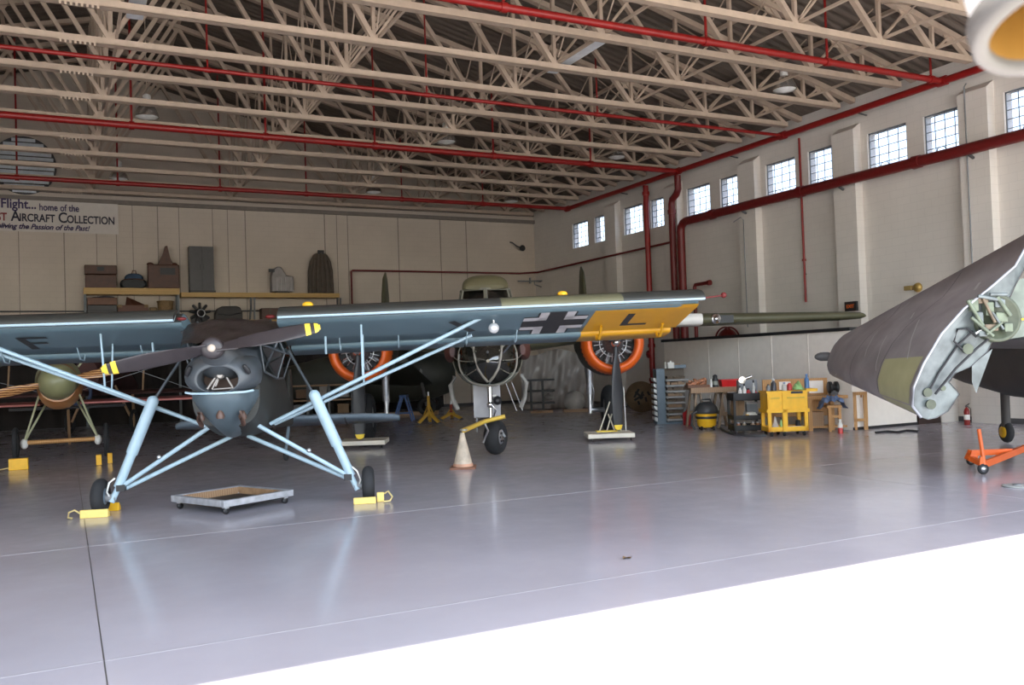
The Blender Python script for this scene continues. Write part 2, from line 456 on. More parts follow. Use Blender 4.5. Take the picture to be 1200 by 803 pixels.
# thick lower pipe, its bends and the risers
ZB = 6.27
t = thing('fire_main', 'thick dark red pipe below the right wall windows bending down to the floor', 'pipe', (XR-.45, 0, 0))
pts = [(0, YD, ZB), (0, 23.55, ZB)] + [(0, 23.55+.3*math.sin(a), ZB-.3+.3*math.cos(a)) for a in (PI/6, PI/3, PI/2)] + [(0, 23.85, 0.02)]
MB().path(pts, .135, 14).build('pipe', m_darkred, t)
for y in (6.9, 10.7, 14.6, 18.4, 22.2): MB().lathe([(.155, -.1), (.165, .1)], 'Y', (0, y, ZB), 14).build('pipe_joint', m_darkred, t)
for y in (5.63, 9.43, 13.23, 17.03, 20.83): MB().bar((0, y, ZB-.13), (.165, y, ZB-.2), .05, .05).build('wall_bracket', m_dkgrey, t)
t = thing('riser_pipe', 'red standpipe with an offset bend left of the thick lower pipe', 'pipe', (XR-.45, 24.3, 0), 0, 'red standpipes on the right wall')
MB().path([(0, 0, .02), (0, 0, 6.95), (0, -.06, 7.12), (0, -.3, 7.25), (-.02, -.42, 7.4), (-.05, -.44, 7.85)], .115, 14).build('pipe', m_darkred, t)
for z in (1.2, 3.6, 6.7): MB().lathe([(.145, -.07), (.145, .07)], 'Z', (0, 0, z), 14).build('pipe_joint', m_darkred, t)
t = thing('riser_pipe', 'red standpipe standing alone between the far windows, left of the bent one', 'pipe', (XR-.45, 25.75, 0), 0, 'red standpipes on the right wall')
MB().tube((0, 0, .02), (0, 0, 7.88), .10, n=14).build('pipe', m_red, t)
for z in (1.0, 2.2, 4.0, 7.6): MB().lathe([(.13, -.06), (.13, .06)], 'Z', (0, 0, z), 14).build('pipe_joint', m_red, t)
MB().lathe([(.03, 0), (.03, .05), (.14, .05), (.14, .07), (.03, .07)], 'X', (-.2, 0, 1.9), 14).build('valve_wheel', m_red, t)
t = thing('riser_pipe', 'short thin red pipe with a side outlet right of the standpipes', 'pipe', (XR-.40, 23.3, 0), 0, 'red standpipes on the right wall')
MB().path([(0, 0, .02), (0, 0, 4.05), (0, -.05, 4.12), (0, -.75, 4.12)], .06, 10).build('pipe', m_darkred, t)
MB().lathe([(.09, -.05), (.09, .05)], 'Y', (0, -.75, 4.12), 10).build('outlet_cap', m_darkred, t)
# thin red drop on the near wall
P0 = at_x(937, 165, XR-.05); P1 = at_x(947, 366, XR-.05)
t = thing('drop_pipe', 'thin vertical red pipe down the right wall between two windows', 'pipe', (XR-.07, P0.y, 0))
MB().tube((0, 0, 3.2), (0, 0, 7.9), .032, n=8).build('pipe', m_red, t)
MB().lathe([(.06, -.03), (.06, .03)], 'Z', (0, 0, 4.4), 8).build('pipe_joint', m_red, t)
MB().bar((0, 0, 4.0), (.068, 0, 4.0), .025, .025).build('wall_bracket', m_dkgrey, t)
# thin red line round the back corner
zt = at_y(480, 318, YB-.3).z; xs = at_y(412, 318, YB-.3).x
t = thing('corner_pipe', 'thin dark red pipe round the back right corner', 'pipe', (0, 0, 0))
MB().path([(xs, YB-.25, 3.0), (xs, YB-.25, zt-.05), (xs+.05, YB-.25, zt), (XR-.9, YB-.25, zt), (XR-.305, YB-.8, zt), (XR-.305, 24.55, zt)], .04, 8).build('pipe', m_darkred, t)
for x in (xs+1.2, 14., 16.5): MB().bar((x, YB-.25, zt), (x, YB-.01, zt), .03, .03).build('wall_bracket', m_dkgrey, t)
zc = at_y(50, 365, YB-.1).z
o = MB().tube((XL+.1, YB-.034, zc), (11., YB-.034, zc), .028, n=8).build('conduit', m_dkgrey); tag(o, 'dark conduit running level along the back wall below the shelves', 'conduit')
for px, py0, py1, lab in ((1129, 104, 303, 'grey conduit down the pilaster edge above the folded wing'), (871, 270, 372, 'thin grey conduit with a bent top on the right wall under the fourth window')):
    a = at_x(px, py0, XR-.3)
    o = MB().path([(XR-.278, a.y, 2.6), (XR-.278, a.y, 5.9 if py0 > 200 else 7.75)] + ([(XR-.278, a.y+.12, 6.0), (XR-.278, a.y+.45, 5.9)] if py0 > 200 else [(XR-.2, a.y, 7.85)]), .016, 6).build('conduit', m_grey); tag(o, lab, 'conduit')

# ------------------------------------------------------------------ lamps in the roof
def highbay(px, py, z, label):
    p = at_z(px, py, z)
    if any(abs(abs(p.x-XC)-u) < .45 for u in UX): p.x += 1.1
    t = thing('high_bay_lamp', label, 'lamp', p, 0, 'high bay lamps in the roof')
    MB().lathe([(.30, -.02), (.30, .0), (.275, .10), (.20, .26), (.12, .32), (.08, .34)], 'Z', (0,0,0), 24, caps=False).build('reflector', m_lampal, t)
    MB().lathe([(.28, .0), (.20, -.05), (.05, -.08)], 'Z', (0,0,0), 20).build('lens', m_lens, t)
    MB().lathe([(.08, .34), (.10, .36), (.10, .56), (.04, .60)], 'Z', (0,0,0), 16).build('ballast', m_white, t)
    MB().tube((0, 0, .58), (0, 0, roof_z(p.x)-z-.02), .012, n=6).build('hanger', m_white_steel, t)
m_lampal = M('lamp_aluminium', (.75, .72, .68), .25, metal=.85)
m_lens = M('lamp_lens', (.9, .9, .88), .15, spec=.6)
highbay(880, 99, 8.42, 'silver dome lamp among the trusses above the window wall, nearest of the round lamps')
highbay(523, 166, 8.5, 'round lamp just above the thick red pipe, left of the hall middle')
highbay(723, 184, 8.5, 'round lamp just above the thick red pipe, right of the hall middle')
highbay(118, 132, 8.5, 'round lamp above the thick red pipe, far left under the ridge')
highbay(96, 207, 8.3, 'round lamp near the louvred vent and the banner')
highbay(404, 223, 8.3, 'round lamp before the back wall above the long shelf')
highbay(570, 234, 8.3, 'round lamp before the back wall, above the bomber cockpit')
def strip(px, py, z, n, label):
    p = at_z(px, py, z)
    if any(abs(abs(p.x-XC)-u) < .3 for u in UX): p.x += .4
    t = thing('strip_lamp', label, 'lamp', p, 0, 'fluorescent strip lamps')
    MB().prism([(-.15, 0), (.15, 0), (.11, .09), (-.11, .09)], -n/2, n/2, 'XZ').build('housing', m_white, t)
    MB().box((-.14, -n/2+.03, -.012), (.14, n/2-.03, 0)).build('diffuser', M('strip_diffuser', (.75, .78, .82), .4), t)
    for y in (-n/3, n/3): MB().tube((0, y, .09), (0, y, .55), .01, n=6).build('hanger', m_white_steel, t)
strip(676, 66, 8.4, 2.4, 'white fluorescent strip lamp hanging between two trusses, top middle')
strip(132, 2, 8.4, 1.4, 'white fluorescent strip lamp at the top left edge under the ridge')

# ------------------------------------------------------------------ low white office box in the corner, doorway beside it
XO, YO, ZO = 15.52, 14.16, 2.2
m_office = M('office_panel', (.90, .84, .77), .6, var=.03)
YOB = at_x(779.5, 440, XO).y
struct(MB().box((XO, YO, 0), (17.55, YOB, ZO)).build('wall_office', m_office))
struct(MB().box((XO-.06, YO-.06, ZO), (17.6, YOB+.06, ZO+.075)).build('trim_%d' % k, m_black)); k += 1
b = MB()
for y in (15.4, 16.6, 17.8, 19.): b.box((XO-.008, y, 0), (XO, y+.03, ZO))
struct(b.build('trim_%d' % k, M('panel_batten', (.85, .79, .72), .6))); k += 1
struct(MB().box((XO-.02, YO-.02, 0), (17.57, YO, .06)).build('trim_%d' % k, m_black)); k += 1
d = struct(MB().box((17.6, YO-.02, 0), (18.35, YO+.04, 2.15)).build('door_1', M('dark_door', (.05, .03, .025), .4)))
MB().sphere((17.7, YO-.05, 1.0), .035).build('door_handle', m_chrome, d)
struct(MB().box((18.35, YO-.05, 0), (XR, YO+.05, 2.6)).build('wall_return', m_wall_r))

# --- back wall: banner, round louvre
BN = at_y(138.2, 236, YB-.08); BM = at_y(138.2, 275, YB-.08)
t = thing('hanging_banner', 'white banner with dark lettering on the back wall', 'banner', (BN.x, YB-.1, BM.z))
bh = BN.z-BM.z
MB().grid(lambda u, v: (-7.2+7.2*u, -.006*math.sin(u*60)-.01*math.sin(u*9+v*2), bh*v), 60, 6).build('sheet', M('banner_sheet', (.60, .55, .50), .6, var=.03), t)
m_ink = M('banner_ink', (.03, .028, .045), .7); m_inkp = M('banner_purple', (.05, .035, .10), .7); m_inkr = M('banner_red', (.25, .02, .02), .7)
def btxt(s, x_right, z, size, mat, name, italic=0., bold=0., width=None):
    o = letter(s, size, mat, t, name, italic, 'RIGHT', bold)
    o.rotation_euler = (PI/2, 0, 0); o.location = (x_right, -.03, z)
    if width:
        w = max(v.co.x for v in o.data.vertices)-min(v.co.x for v in o.data.vertices)
        for v in o.data.vertices: v.co.x *= width/w
    return o
sc = bh/39.                                # metres per photo pixel on the banner
XX = lambda px: at_y(px, 255, YB-.13).x-BN.x
btxt('Flight...', XX(43), bh-13.2*sc, 14.5*sc, m_inkp, 'lettering', bold=.010, width=XX(43)-XX(2))
btxt('home of the', XX(93), bh-14.6*sc, 11*sc, m_inkp, 'lettering', bold=.006, width=XX(93)-XX(46.5))
for word, p0, p1, cap in (('OLLECTION', 79, 134.5, False), ('C', 69, 79, True), ('IRCRAFT', 23, 64.5, False), ('A', 12, 23.5, True), ('ST', -4, 8, False)):
    btxt(word, XX(p1), bh-27.6*sc, (16.5 if cap else 12.2)*sc, m_ink if word != 'ST' else m_inkr, 'lettering', bold=.009, width=XX(p1)-XX(p0))
btxt('Reliving the Passion of the Past!', XX(104), 2.9*sc, 8.2*sc, m_inkp, 'lettering', .35, .007, width=XX(104)-XX(-11))
for o in kids(t):
    if o.name.startswith('lettering'): o.rotation_euler = (PI/2, 0, 0)

cu = MB().grid(lambda u, v: (XL+.4+(14.2-XL-.4)*u, YB-.28+.05*math.sin(u*330)+.03*math.sin(u*131+v*2), .03+2.9*v), 700, 3).build('added_dark_sheet', M('dark_sheet', (0.01925, 0.0143, 0.01265), .9, var=.25, scale=.8))  # added sheet, its dark colour stands in for the gloom below the wings
tag(cu, 'long dark brown sheet added to darken the foot of the back wall behind the parked airplanes', 'darkening sheet')
LC = at_y(28, 194, YB-.06); lr = 32.5*depth(LC)/FPX
t = thing('louvre_vent', 'round louvred vent high on the back wall above the banner', 'vent', LC)
MB().lathe([(lr, -.04), (lr+.05, -.04), (lr+.05, .03), (lr, .03)], 'Y', (0,0,0), 40).build('rim', m_dkgrey, t)
MB().lathe([(0.01, .04), (lr, .04)], 'Y', (0,0,0), 40, caps=False).build('back_plate', m_dkgrey, t)
m_slat = M('vent_slat', (.72, .78, .82), .4)  # pale blue stands in for daylight coming through the louvre
for i in range(12):
    z = -lr + (i+.5)*2*lr/12; w = math.sqrt(max(0, lr*lr-z*z))-.02
    MB().box((-w, -.05, z-.062), (w, -.02, z+.058)).build('slat', m_slat, t)

# ================================================================== THE HIGH-WING MONOPLANE (front left)
SRZ = math.radians(-19.5); SO = V3((1.93, 11.74, 0))
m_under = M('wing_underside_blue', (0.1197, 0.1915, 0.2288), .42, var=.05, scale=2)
m_strut = M('strut_blue', (0.3864, 0.5244, 0.6072), .35, var=.04)
m_camo = M('camo_dark_green', (0.0324, 0.03384, 0.03024), .55, var=.15, scale=1.2)
m_olive = M('camo_olive', (0.136, 0.132, 0.076), .6, var=.12, scale=1.5)
m_cowl = M('cowl_dark_grey', (0.0646, 0.0748, 0.085), .38, var=.12, scale=5)
m_chin = M('cowl_blue_grey', (0.07875, 0.1087, 0.1275), .38, var=.08)
m_wyel = M('wing_yellow', (0.614, 0.3018, 0.0082), .42, var=.04)
m_mark_k = M('marking_black', (.02, .02, .022), .5)
m_mark_w = M('marking_pale', (.56, .55, .56), .5)
m_prop = M('prop_dark', (0.0408, 0.034, 0.03672), .34, var=.12, scale=9)
m_canglass = glass('canopy_glass', (.55, .60, .62), .22, .05)
m_darkrefl = M('dark_reflection', (0.03, 0.0225, 0.021), .38, var=.3, scale=5, bump=.5, bscale=9)  # brown reflections of the cabin glass put into the colour

ST = thing('high_wing_monoplane', 'light blue high wing monoplane with black cross and yellow wing tip, front left', 'airplane', SO, SRZ)
def ell(y, cx, cz, hw, ht, hb, n=32, e=2.2, a0=0.):
    out = []
    for k in range(n):
        a = a0 + 2*PI*k/n; c, s_ = math.cos(a), math.sin(a)
        px = math.copysign(abs(c)**(2/e), c); pz = math.copysign(abs(s_)**(2/e), s_)
        out.append(V3((cx+hw*px, y, cz+(ht if s_ > 0 else hb)*pz)))
    return out
# fuselage: cabin box tapering to the tail
secs = [(-.55, 1.50, .40, .42, .44, 3), (-.2, 1.55, .42, .45, .58, 3.2), (.3, 1.56, .42, .60, .68, 4), (.9, 1.55, .42, .72, .66, 4.5), (1.7, 1.50, .40, .70, .58, 4), (2.6, 1.33, .32, .48, .46, 3.4), (4.0, 1.08, .21, .30, .33, 3), (5.4, .90, .11, .19, .22, 2.6), (6.2, .85, .05, .14, .16, 2.4)]
b = MB().rings([ell(y, 0, cz, hw, ht, hb, 32, e) for y, cz, hw, ht, hb, e in secs])
fus = b.build('fuselage', m_camo, ST)
# engine cowl with its oval mouth
ring = [ell(-.62, 0, 1.64, .23, .15, .14), ell(-1.03, 0, 1.635, .232, .152, .142), ell(-1.04, 0, 1.635, .238, .157, .146), ell(-1.03, 0, 1.64, .265, .19, .155, e=2.2), ell(-1.0, 0, 1.655, .32, .25, .17, e=2.2), ell(-.93, 0, 1.67, .385, .28, .20, e=2.2), ell(-.80, 0, 1.68, .425, .29, .22, e=2.3), ell(-.50, 0, 1.70, .43, .29, .25, e=2.6)]
cowl = MB().rings(ring, caps=False).build('engine_cowl', m_cowl, ST)
b = MB()
for s in (-1, 1):
    b.path([(s*.30, -1.045, 1.80), (s*.335, -1.02, 1.745), (s*.355, -1.0, 1.70)], [.022, .034, .022], 8)
b.split('cooling_slot', m_black, cowl)
eng = MB().box((-.25, -.66, 1.45), (.25, -.64, 1.82))
eng.build('engine_bulkhead', M('engine_dark', (.06, .03, .018), .6), cowl)
b = MB()
for x0, x1 in ((-.155, -.03), (-.10, -.005), (.145, .03), (-.06, .0)): b.tube((x0, -.86, 1.53 if abs(x0) > .08 else 1.56), (x1, -.82, 1.72), .013, n=8)
b.tube((-.10, -.86, 1.525), (.14, -.86, 1.535), .010, n=8); b.lathe([(.03, 0), (.05, .02), (.05, .05), (.02, .06)], 'Y', (.0, -.9, 1.69), 12)
b.split('exhaust_pipe', M('exhaust_steel', (.36, .33, .30), .45, metal=.4), cowl)
# upper nose carrying the propeller shaft
MB().rings([ell(-1.08, 0, 1.97, .10, .10, .10), ell(-1.02, 0, 1.93, .17, .13, .16), ell(-.85, 0, 1.86, .27, .17, .2), ell(-.5, 0, 1.86, .36, .2, .25), ell(-.2, 0, 1.9, .42, .2, .3)]).build('nose_fairing', m_cowl, ST)
# lower cowl, paler
def slice_(z, hw, yf, yb, n=32, e=2.6):
    out = []
    for k2 in range(n):
        a = 2*PI*k2/n; c, s_ = math.cos(a), math.sin(a)
        out.append(V3((hw*math.copysign(abs(c)**(2/e), c), (yf+yb)/2+(yb-yf)/2*math.copysign(abs(s_)**(2/e), s_), z)))
    return out
chin = MB().rings([slice_(1.50, .405, -1.01, .4), slice_(1.42, .40, -1.01, .4), slice_(1.33, .355, -.985, .4), slice_(1.22, .28, -.91, .45), slice_(1.10, .20, -.78, .5), slice_(1.0, .13, -.6, .55), slice_(.93, .07, -.4, .6), slice_(.90, .03, -.2, .6)]).build('lower_cowl', m_chin, ST)
MB().path([(-.385, -.93, 1.50), (-.30, -1.0, 1.485), (0, -1.03, 1.478), (.30, -1.0, 1.485), (.385, -.93, 1.50)], .014, 8).build('cowl_lip', m_strut, chin)
b = MB()
for x in (-.24, .0, .24): b.lathe([(.045, -.04), (.05, .0), (.02, .06)], 'Z', (x, -.93 if x == 0 else -.84, 1.20 if x else 1.22), 10)
for x in (-.24, .24): b.path([(x, -.90, 1.26), (x*1.02, -.92, 1.17), (x*1.0, -.80, 1.10)], .03, 8)
b.split('oil_drain', M('engine_brown', (.10, .055, .04), .45), chin)
# propeller
PRP = MB().lathe([(.0, -.06), (.10, -.062), (.122, -.045), (.128, -.02), (.128, .05), (.06, .12), (.06, .3)], 'Y', (0, -1.27, 2.0), 28).build('propeller', m_prop, ST)
MB().lathe([(.0, -.02), (.035, -.018), (.045, .0), (.045, .02)], 'Y', (0, -1.335, 2.0), 16).build('hub_bolt', M('hub_bolt', (.55, .46, .38), .6), PRP)
ang = math.radians(9.8)
def blade(s):
    rs = []
    prof = [(.05, .15, .085, 66), (.16, .15, .07, 58), (.30, .175, .05, 44), (.5, .19, .032, 33), (.75, .195, .025, 26), (1.0, .165, .02, 21), (1.16, .125, .016, 18), (1.215, .085, .012, 18), (1.235, .035, .008, 18)]
    for r, c, th, tw in prof:
        t = math.radians(tw); out = []
        for k in range(16):
            a = 2*PI*k/16
            u, w = c/2*math.cos(a), th/2*math.sin(a)*1.3
            yy, zz = -u*math.sin(t)*s*-1 + w*math.cos(t), u*math.cos(t) + w*math.sin(t)*s
            out.append((s*r, yy, zz))
        rs.append([V3((x*math.cos(ang)-z*math.sin(ang), y-1.27, 2.0 + x*math.sin(ang)+z*math.cos(ang))) for x, y, z in out])
    return rs, prof
for s in (-1, 1):
    rs, prof = blade(s)
    bl = MB().rings(rs).build('blade', m_prop, PRP)
def band(s, r0, r1):
    rs, prof = blade(s); rr = [p[0] for p in prof]
    def at(r):
        for i in range(len(rr)-1):
            if rr[i] <= r <= rr[i+1]:
                q = (r-rr[i])/(rr[i+1]-rr[i])
                ring = [a.lerp(c, q) for a, c in zip(rs[i], rs[i+1])]
                ce = sum(ring, V3((0,0,0)))/len(ring)
                return [ce+(p-ce)*1.02+(p-ce).normalized()*.002 for p in ring]
    return MB().rings([at(r0), at((r0+r1)/2), at(r1)])
m_tipy = M('tip_yellow', (.85, .62, .06), .4)
for s in (-1, 1):
    band(s, 1.055, 1.115).build('tip_band', m_tipy, PRP); band(s, 1.16, 1.225).build('tip_band', m_tipy, PRP)
# cabin: windscreen and bulged side glazing between frames, dark sheet standing in for glass reflections
b = MB()
cabf = [(-.42, .40, 2.06), (.15, .47, 2.36), (.15, .62, 1.95), (.9, .62, 1.95), (.9, .47, 2.36), (-.42, .44, 1.72), (.15, .52, 1.62), (.9, .50, 1.62)]
for s in (-1, 1):
    P = [V3((s*x, y, z)) for y, x, z in cabf]
    g = MB().add(P, [(0,1,2),(0,2,6,5),(2,3,7,6),(1,4,3,2)])
    g.build('side_window', m_canglass, ST)
    f = MB()
    for i, j in ((0,1),(1,2),(0,2),(2,6),(6,5),(0,5),(2,3),(3,4),(1,4),(3,7),(6,7)): f.tube(P[i], P[j], .014, n=6)
    f.build('window_frame', m_cowl, ST)
MB().add([(-.40,-.42,2.06),(.40,-.42,2.06),(.47,.15,2.38),(-.47,.15,2.38)], [(0,1,2,3)]).build('windscreen', m_canglass, ST)
f = MB()
for x in (-.40, -.14, .14, .40): f.tube((x, -.42, 2.06), (x*1.15, .15, 2.385), .013, n=6)
f.build('windscreen_frame', m_cowl, ST)
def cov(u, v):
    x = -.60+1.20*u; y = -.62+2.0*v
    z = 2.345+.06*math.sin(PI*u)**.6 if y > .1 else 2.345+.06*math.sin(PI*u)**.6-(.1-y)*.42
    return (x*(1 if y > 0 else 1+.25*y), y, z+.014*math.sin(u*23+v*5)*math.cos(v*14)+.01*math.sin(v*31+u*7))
MB().grid(cov, 30, 30).build('cabin_reflection', m_darkrefl, ST)
MB().box((-.55, .1, 2.2), (.55, 1.35, 2.33)).build('cabin_roof', m_camo, ST)
MB().box((-.36, 1.3, 1.6), (.36, 1.34, 2.2)).build('cabin_bulkhead', m_black, ST)
# seat frames seen as dark shapes through the glass
MB().box((-.25, .5, 1.3), (.25, .9, 1.4)).box((-.25, .9, 1.3), (.25, .96, 1.9)).build('seat', m_black, ST)

# wings: aerofoil sections, thick and slightly nose up
def wz(x): return 2.365 + (x-.6)*.0185 if x > 0 else 2.362 - (-x-.6)*.006                    # leading-edge height
CH = 1.42
def foil(x, y0, c, z0, dz, th):
    """closed section ring from leading edge to trailing edge; dz is the fall over the chord"""
    up = [(0,0),(.03,.5),(.10,.85),(.25,1.),(.45,.92),(.7,.55),(1.,.06)]
    lo = [(1.,-.06),(.7,-.10),(.45,-.14),(.25,-.18),(.10,-.22),(.03,-.2)]
    return [V3((x, y0+c*t, z0-dz*t+th*h)) for t, h in up+lo]
m_split = None
def wing(s):
    w = MB(); xs = [.58, 1.5, 2.6, 3.8, 5.0, 5.85, 6.08, 6.16]
    rs = []
    for x in xs:
        k = 1. if x < 6 else (.93 if x < 6.1 else .8)
        rs.append(foil(s*x, -.22+(1-k)*.7, CH*.76*k, wz(s*x), .29*k, .17*k))
    w.rings(rs)
    o = w.build('wing', m_under, ST)
    # the top skin carries the camouflage, in two patches
    for a, c, mm in ((.58, 3.42, m_camo), (3.42, 5.15, m_olive), (5.15, 6.14, m_camo)):
        t = MB(); n = 6
        def sk(u, v):
            x = a+(c-a)*u
            pts = [(0,0),(.03,.5),(.10,.85),(.25,1.),(.45,.92),(.7,.55),(1.,.06)]
            q = v*6; i = min(5, int(q)); q -= i
            t0 = pts[i][0]*(1-q)+pts[i+1][0]*q; h = pts[i][1]*(1-q)+pts[i+1][1]*q
            return (s*x, -.22+CH*.76*t0, wz(s*x)-.29*t0+.17*h+.006)
        t.grid(sk, n, 12); t.build('top_skin', mm, o)
    # fixed slat ahead of the leading edge
    for a, c, mm, lab in ((.62, 3.42, m_camo, None), (3.42, 5.02, m_olive, None), (5.02, 6.12, m_camo, None)):
        r2 = []
        for x in (a, c):
            z = wz(s*x)
            r2.append([V3((s*x, y, z+d)) for y, d in ((-.45, .005), (-.47, .03), (-.44, .085), (-.34, .135), (-.18, .165), (-.17, .155), (-.30, .105), (-.40, .045), (-.42, .01))])
        MB().rings(r2).build('slat', mm, o)
    sl = MB()
    for a, c in ((.62, 6.12),):
        r2 = [[V3((s*x, y, wz(s*x)+d)) for y, d in ((-.475, .028), (-.455, .0), (-.42, .0), (-.30, .095), (-.34, .06))] for x in (a, c)]
        sl.rings(r2)
    sl.build('slat_underside', m_strut, o)
    # flap and aileron, hung slightly low behind a gap
    for a, c, nm in ((.62, 3.05, 'flap'), (3.07, 6.05, 'aileron')):
        r2 = []
        for x in (a, c):
            z = wz(s*x)-.315; y = -.22+CH*.76+.035
            r2.append([V3((s*x, y+p, z+q)) for p, q in ((0, 0), (.02, .05), (.08, .045), (.40, -.10), (.40, -.115), (.06, -.055), (.01, -.035))])
        MB().rings(r2).build(nm, m_under, o)
    # hinge brackets and static arms under the wing
    hb = MB()
    for x in (1.3, 2.1, 3.05, 3.75):
        z = wz(s*x)-.30
        hb.path([(s*x, .60, z+.06), (s*x, .72, z-.09), (s*x, .86, z-.11), (s*x, .9, z-.03)], .008, 6)
    hb.split('hinge_bracket', m_strut, o)
    return o
WL_, WR_ = wing(-1), wing(1)
# underside of a wing: (x, t) -> point just below the skin, t runs 0..1 from the leading edge
def und(x, t, off=.004):
    lo = [(0, 0), (.03, -.2), (.10, -.22), (.25, -.18), (.45, -.14), (.7, -.10), (1., -.06)]
    h = 0
    for i in range(6):
        if lo[i][0] <= t <= lo[i+1][0]:
            q = (t-lo[i][0])/(lo[i+1][0]-lo[i][0]); h = lo[i][1]*(1-q)+lo[i+1][1]*q
    return (x, -.22+CH*.76*t, wz(x)-.29*t+.17*h-off)
def patch(poly_fn, nu, nv, name, mat, parent): return MB().grid(poly_fn, nu, nv, smooth=False).build(name, mat, parent, fix=False)
def quadpatch(c, name, mat, parent, off):
    """c: four (x,t) corners"""
    def fn(u, v):
        x = (c[0][0]*(1-u)+c[1][0]*u)*(1-v)+(c[3][0]*(1-u)+c[2][0]*u)*v
        t = (c[0][1]*(1-u)+c[1][1]*u)*(1-v)+(c[3][1]*(1-u)+c[2][1]*u)*v
        return und(x, min(1, max(0, t)), off)
    return patch(fn, 4, 10, name, mat, parent)
# yellow outer panel, wraps under the right-hand wing end
quadpatch([(4.72, 0.02), (6.13, .02), (6.12, .99), (4.72, .99)], 'yellow_panel', m_wyel, WR_, .004)
r2 = []
for x in (4.72, 6.06):
    z = wz(x)-.315; y = -.22+CH*.76+.035
    r2.append([V3((x, y+p, z+q)) for p, q in ((-.004, -.004), (.018, .055), (.08, .05), (.404, -.098), (.404, -.119), (.06, -.060), (.008, -.040))])
MB().rings(r2).build('aileron_yellow', m_wyel, WR_)
hb = MB()
for x in (4.95, 5.85):
    z = wz(x)-.30
    hb.path([(x, .58, z+.05), (x, .72, z-.115), (x, .88, z-.13), (x, .93, z-.05)], .02, 8)
hb.split('aileron_bracket', m_wyel, WR_)
def cross(cx, wing_):
    hx, ht = .40, .40
    def Q(x0, x1, t0, t1, nm, mm, off): quadpatch([(cx+x0, .52+t0), (cx+x1, .52+t0), (cx+x1, .52+t1), (cx+x0, .52+t1)], nm, mm, wing_, off)
    # broad black bars, pale angle pieces beside them
    for sx in (-1, 1):
        for sy in (-1, 1):
            Q(*(sorted((sx*.12, sx*.24))), *(sorted((sy*.13, sy*.46))), 'cross_edge', m_mark_w, .006)
            Q(*(sorted((sx*.12, sx*.44))), *(sorted((sy*.13, sy*.26))), 'cross_edge', m_mark_w, .006)
            Q(*(sorted((sx*.24, sx*.265))), *(sorted((sy*.26, sy*.46))), 'cross_outline', m_mark_k, .0055)
            Q(*(sorted((sx*.24, sx*.44))), *(sorted((sy*.26, sy*.295))), 'cross_outline', m_mark_k, .0055)
    Q(-.12, .12, -.47, .47, 'cross_bar', m_mark_k, .007); Q(-.44, .44, -.13, .13, 'cross_bar', m_mark_k, .0075)
cross(4.22, WR_)
# letters: L on the yellow, X and a second one inboard, E on the other wing
def strokes(lst, wing_, nm):
    for a, c, w in lst:
        a, c = V3((a[0], a[1]*1.08, 0)), V3((c[0], c[1]*1.08, 0)); d = (c-a).normalized(); n = V3((-d.y, d.x, 0))*w/2
        q = [a+n, c+n, c-n, a-n]
        quadpatch([(p.x, p.y/1.08) for p in q], nm, m_mark_k, wing_, .008)
strokes([((5.27, .26), (5.27, .78), .10), ((5.22, .74), (5.60, .74), .08)], WR_, 'letter_l')
strokes([((2.80, .25), (3.12, .72), .10), ((3.12, .25), (2.80, .72), .10)], WR_, 'letter_x')
strokes([((-2.60, .25), (-2.60, .75), .10), ((-2.62, .28), (-2.28, .28), .08), ((-2.62, .5), (-2.36, .5), .07)], WL_, 'letter_f')
cross(-4.22, WL_)
# wing struts: a V on each side, with jury struts
for s in (-1, 1):
    v = MB().tube((s*.40, .25, 1.03), (s*3.26, .05, wz(s*3.26)-.05), .038, n=12, flat=.7).build('wing_strut', m_strut, ST)
    v = MB().tube((s*.42, .5, 1.01), (s*3.12, .72, wz(s*3.12)-.28), .034, n=12, flat=.7).build('wing_strut', m_strut, ST)
    MB().tube((s*1.62, .15, 1.60), (s*1.62, .02, wz(s*1.6)-.05), .014, n=8).tube((s*1.62, .42, 1.52), (s*1.62, .5, wz(s*1.6)-.2), .012, n=8).build('jury_strut', m_strut, ST)
    MB().tube((s*1.12, .55, 1.93), (s*1.12, .5, wz(1.1)-.2), .016, n=8).build('jury_strut', m_strut, ST)
    MB().tube((s*.40, -.1, 1.75), (s*.66, .05, wz(.66)-.03), .02, n=8).build('cabin_strut', m_cowl, ST)
# ball shaped weight below the wing and the red tube at the tip
MB().tube((3.37, .1, wz(3.37)-.05), (3.37, .1, wz(3.37)-.18), .012, n=8).sphere((3.37, .1, wz(3.37)-.22), .072, 20, 12).build('ball_lamp', M('ball_silver', (.75, .76, .77), .25, metal=.4, var=.12, scale=20), ST)
MB().tube((6.1, -.3, wz(6.1)+.03), (6.40, -.34, wz(6.1)+.06), .012, n=8).sphere((6.42, -.34, wz(6.1)+.065), .04, 12, 8).build('tip_probe', m_darkred, ST)
for x in (.95, 4.3):
    MB().sphere((x, .0, wz(x)+.19), .06, 14, 8, (1.2, 1, .7)).build('fuel_gauge', m_yellow, ST)
for x in (-.55, .52): MB().sphere((x, -.34, 2.40), .04, 10, 6, (1.6, 1, .6)).build('roof_lamp', m_darkred, ST)
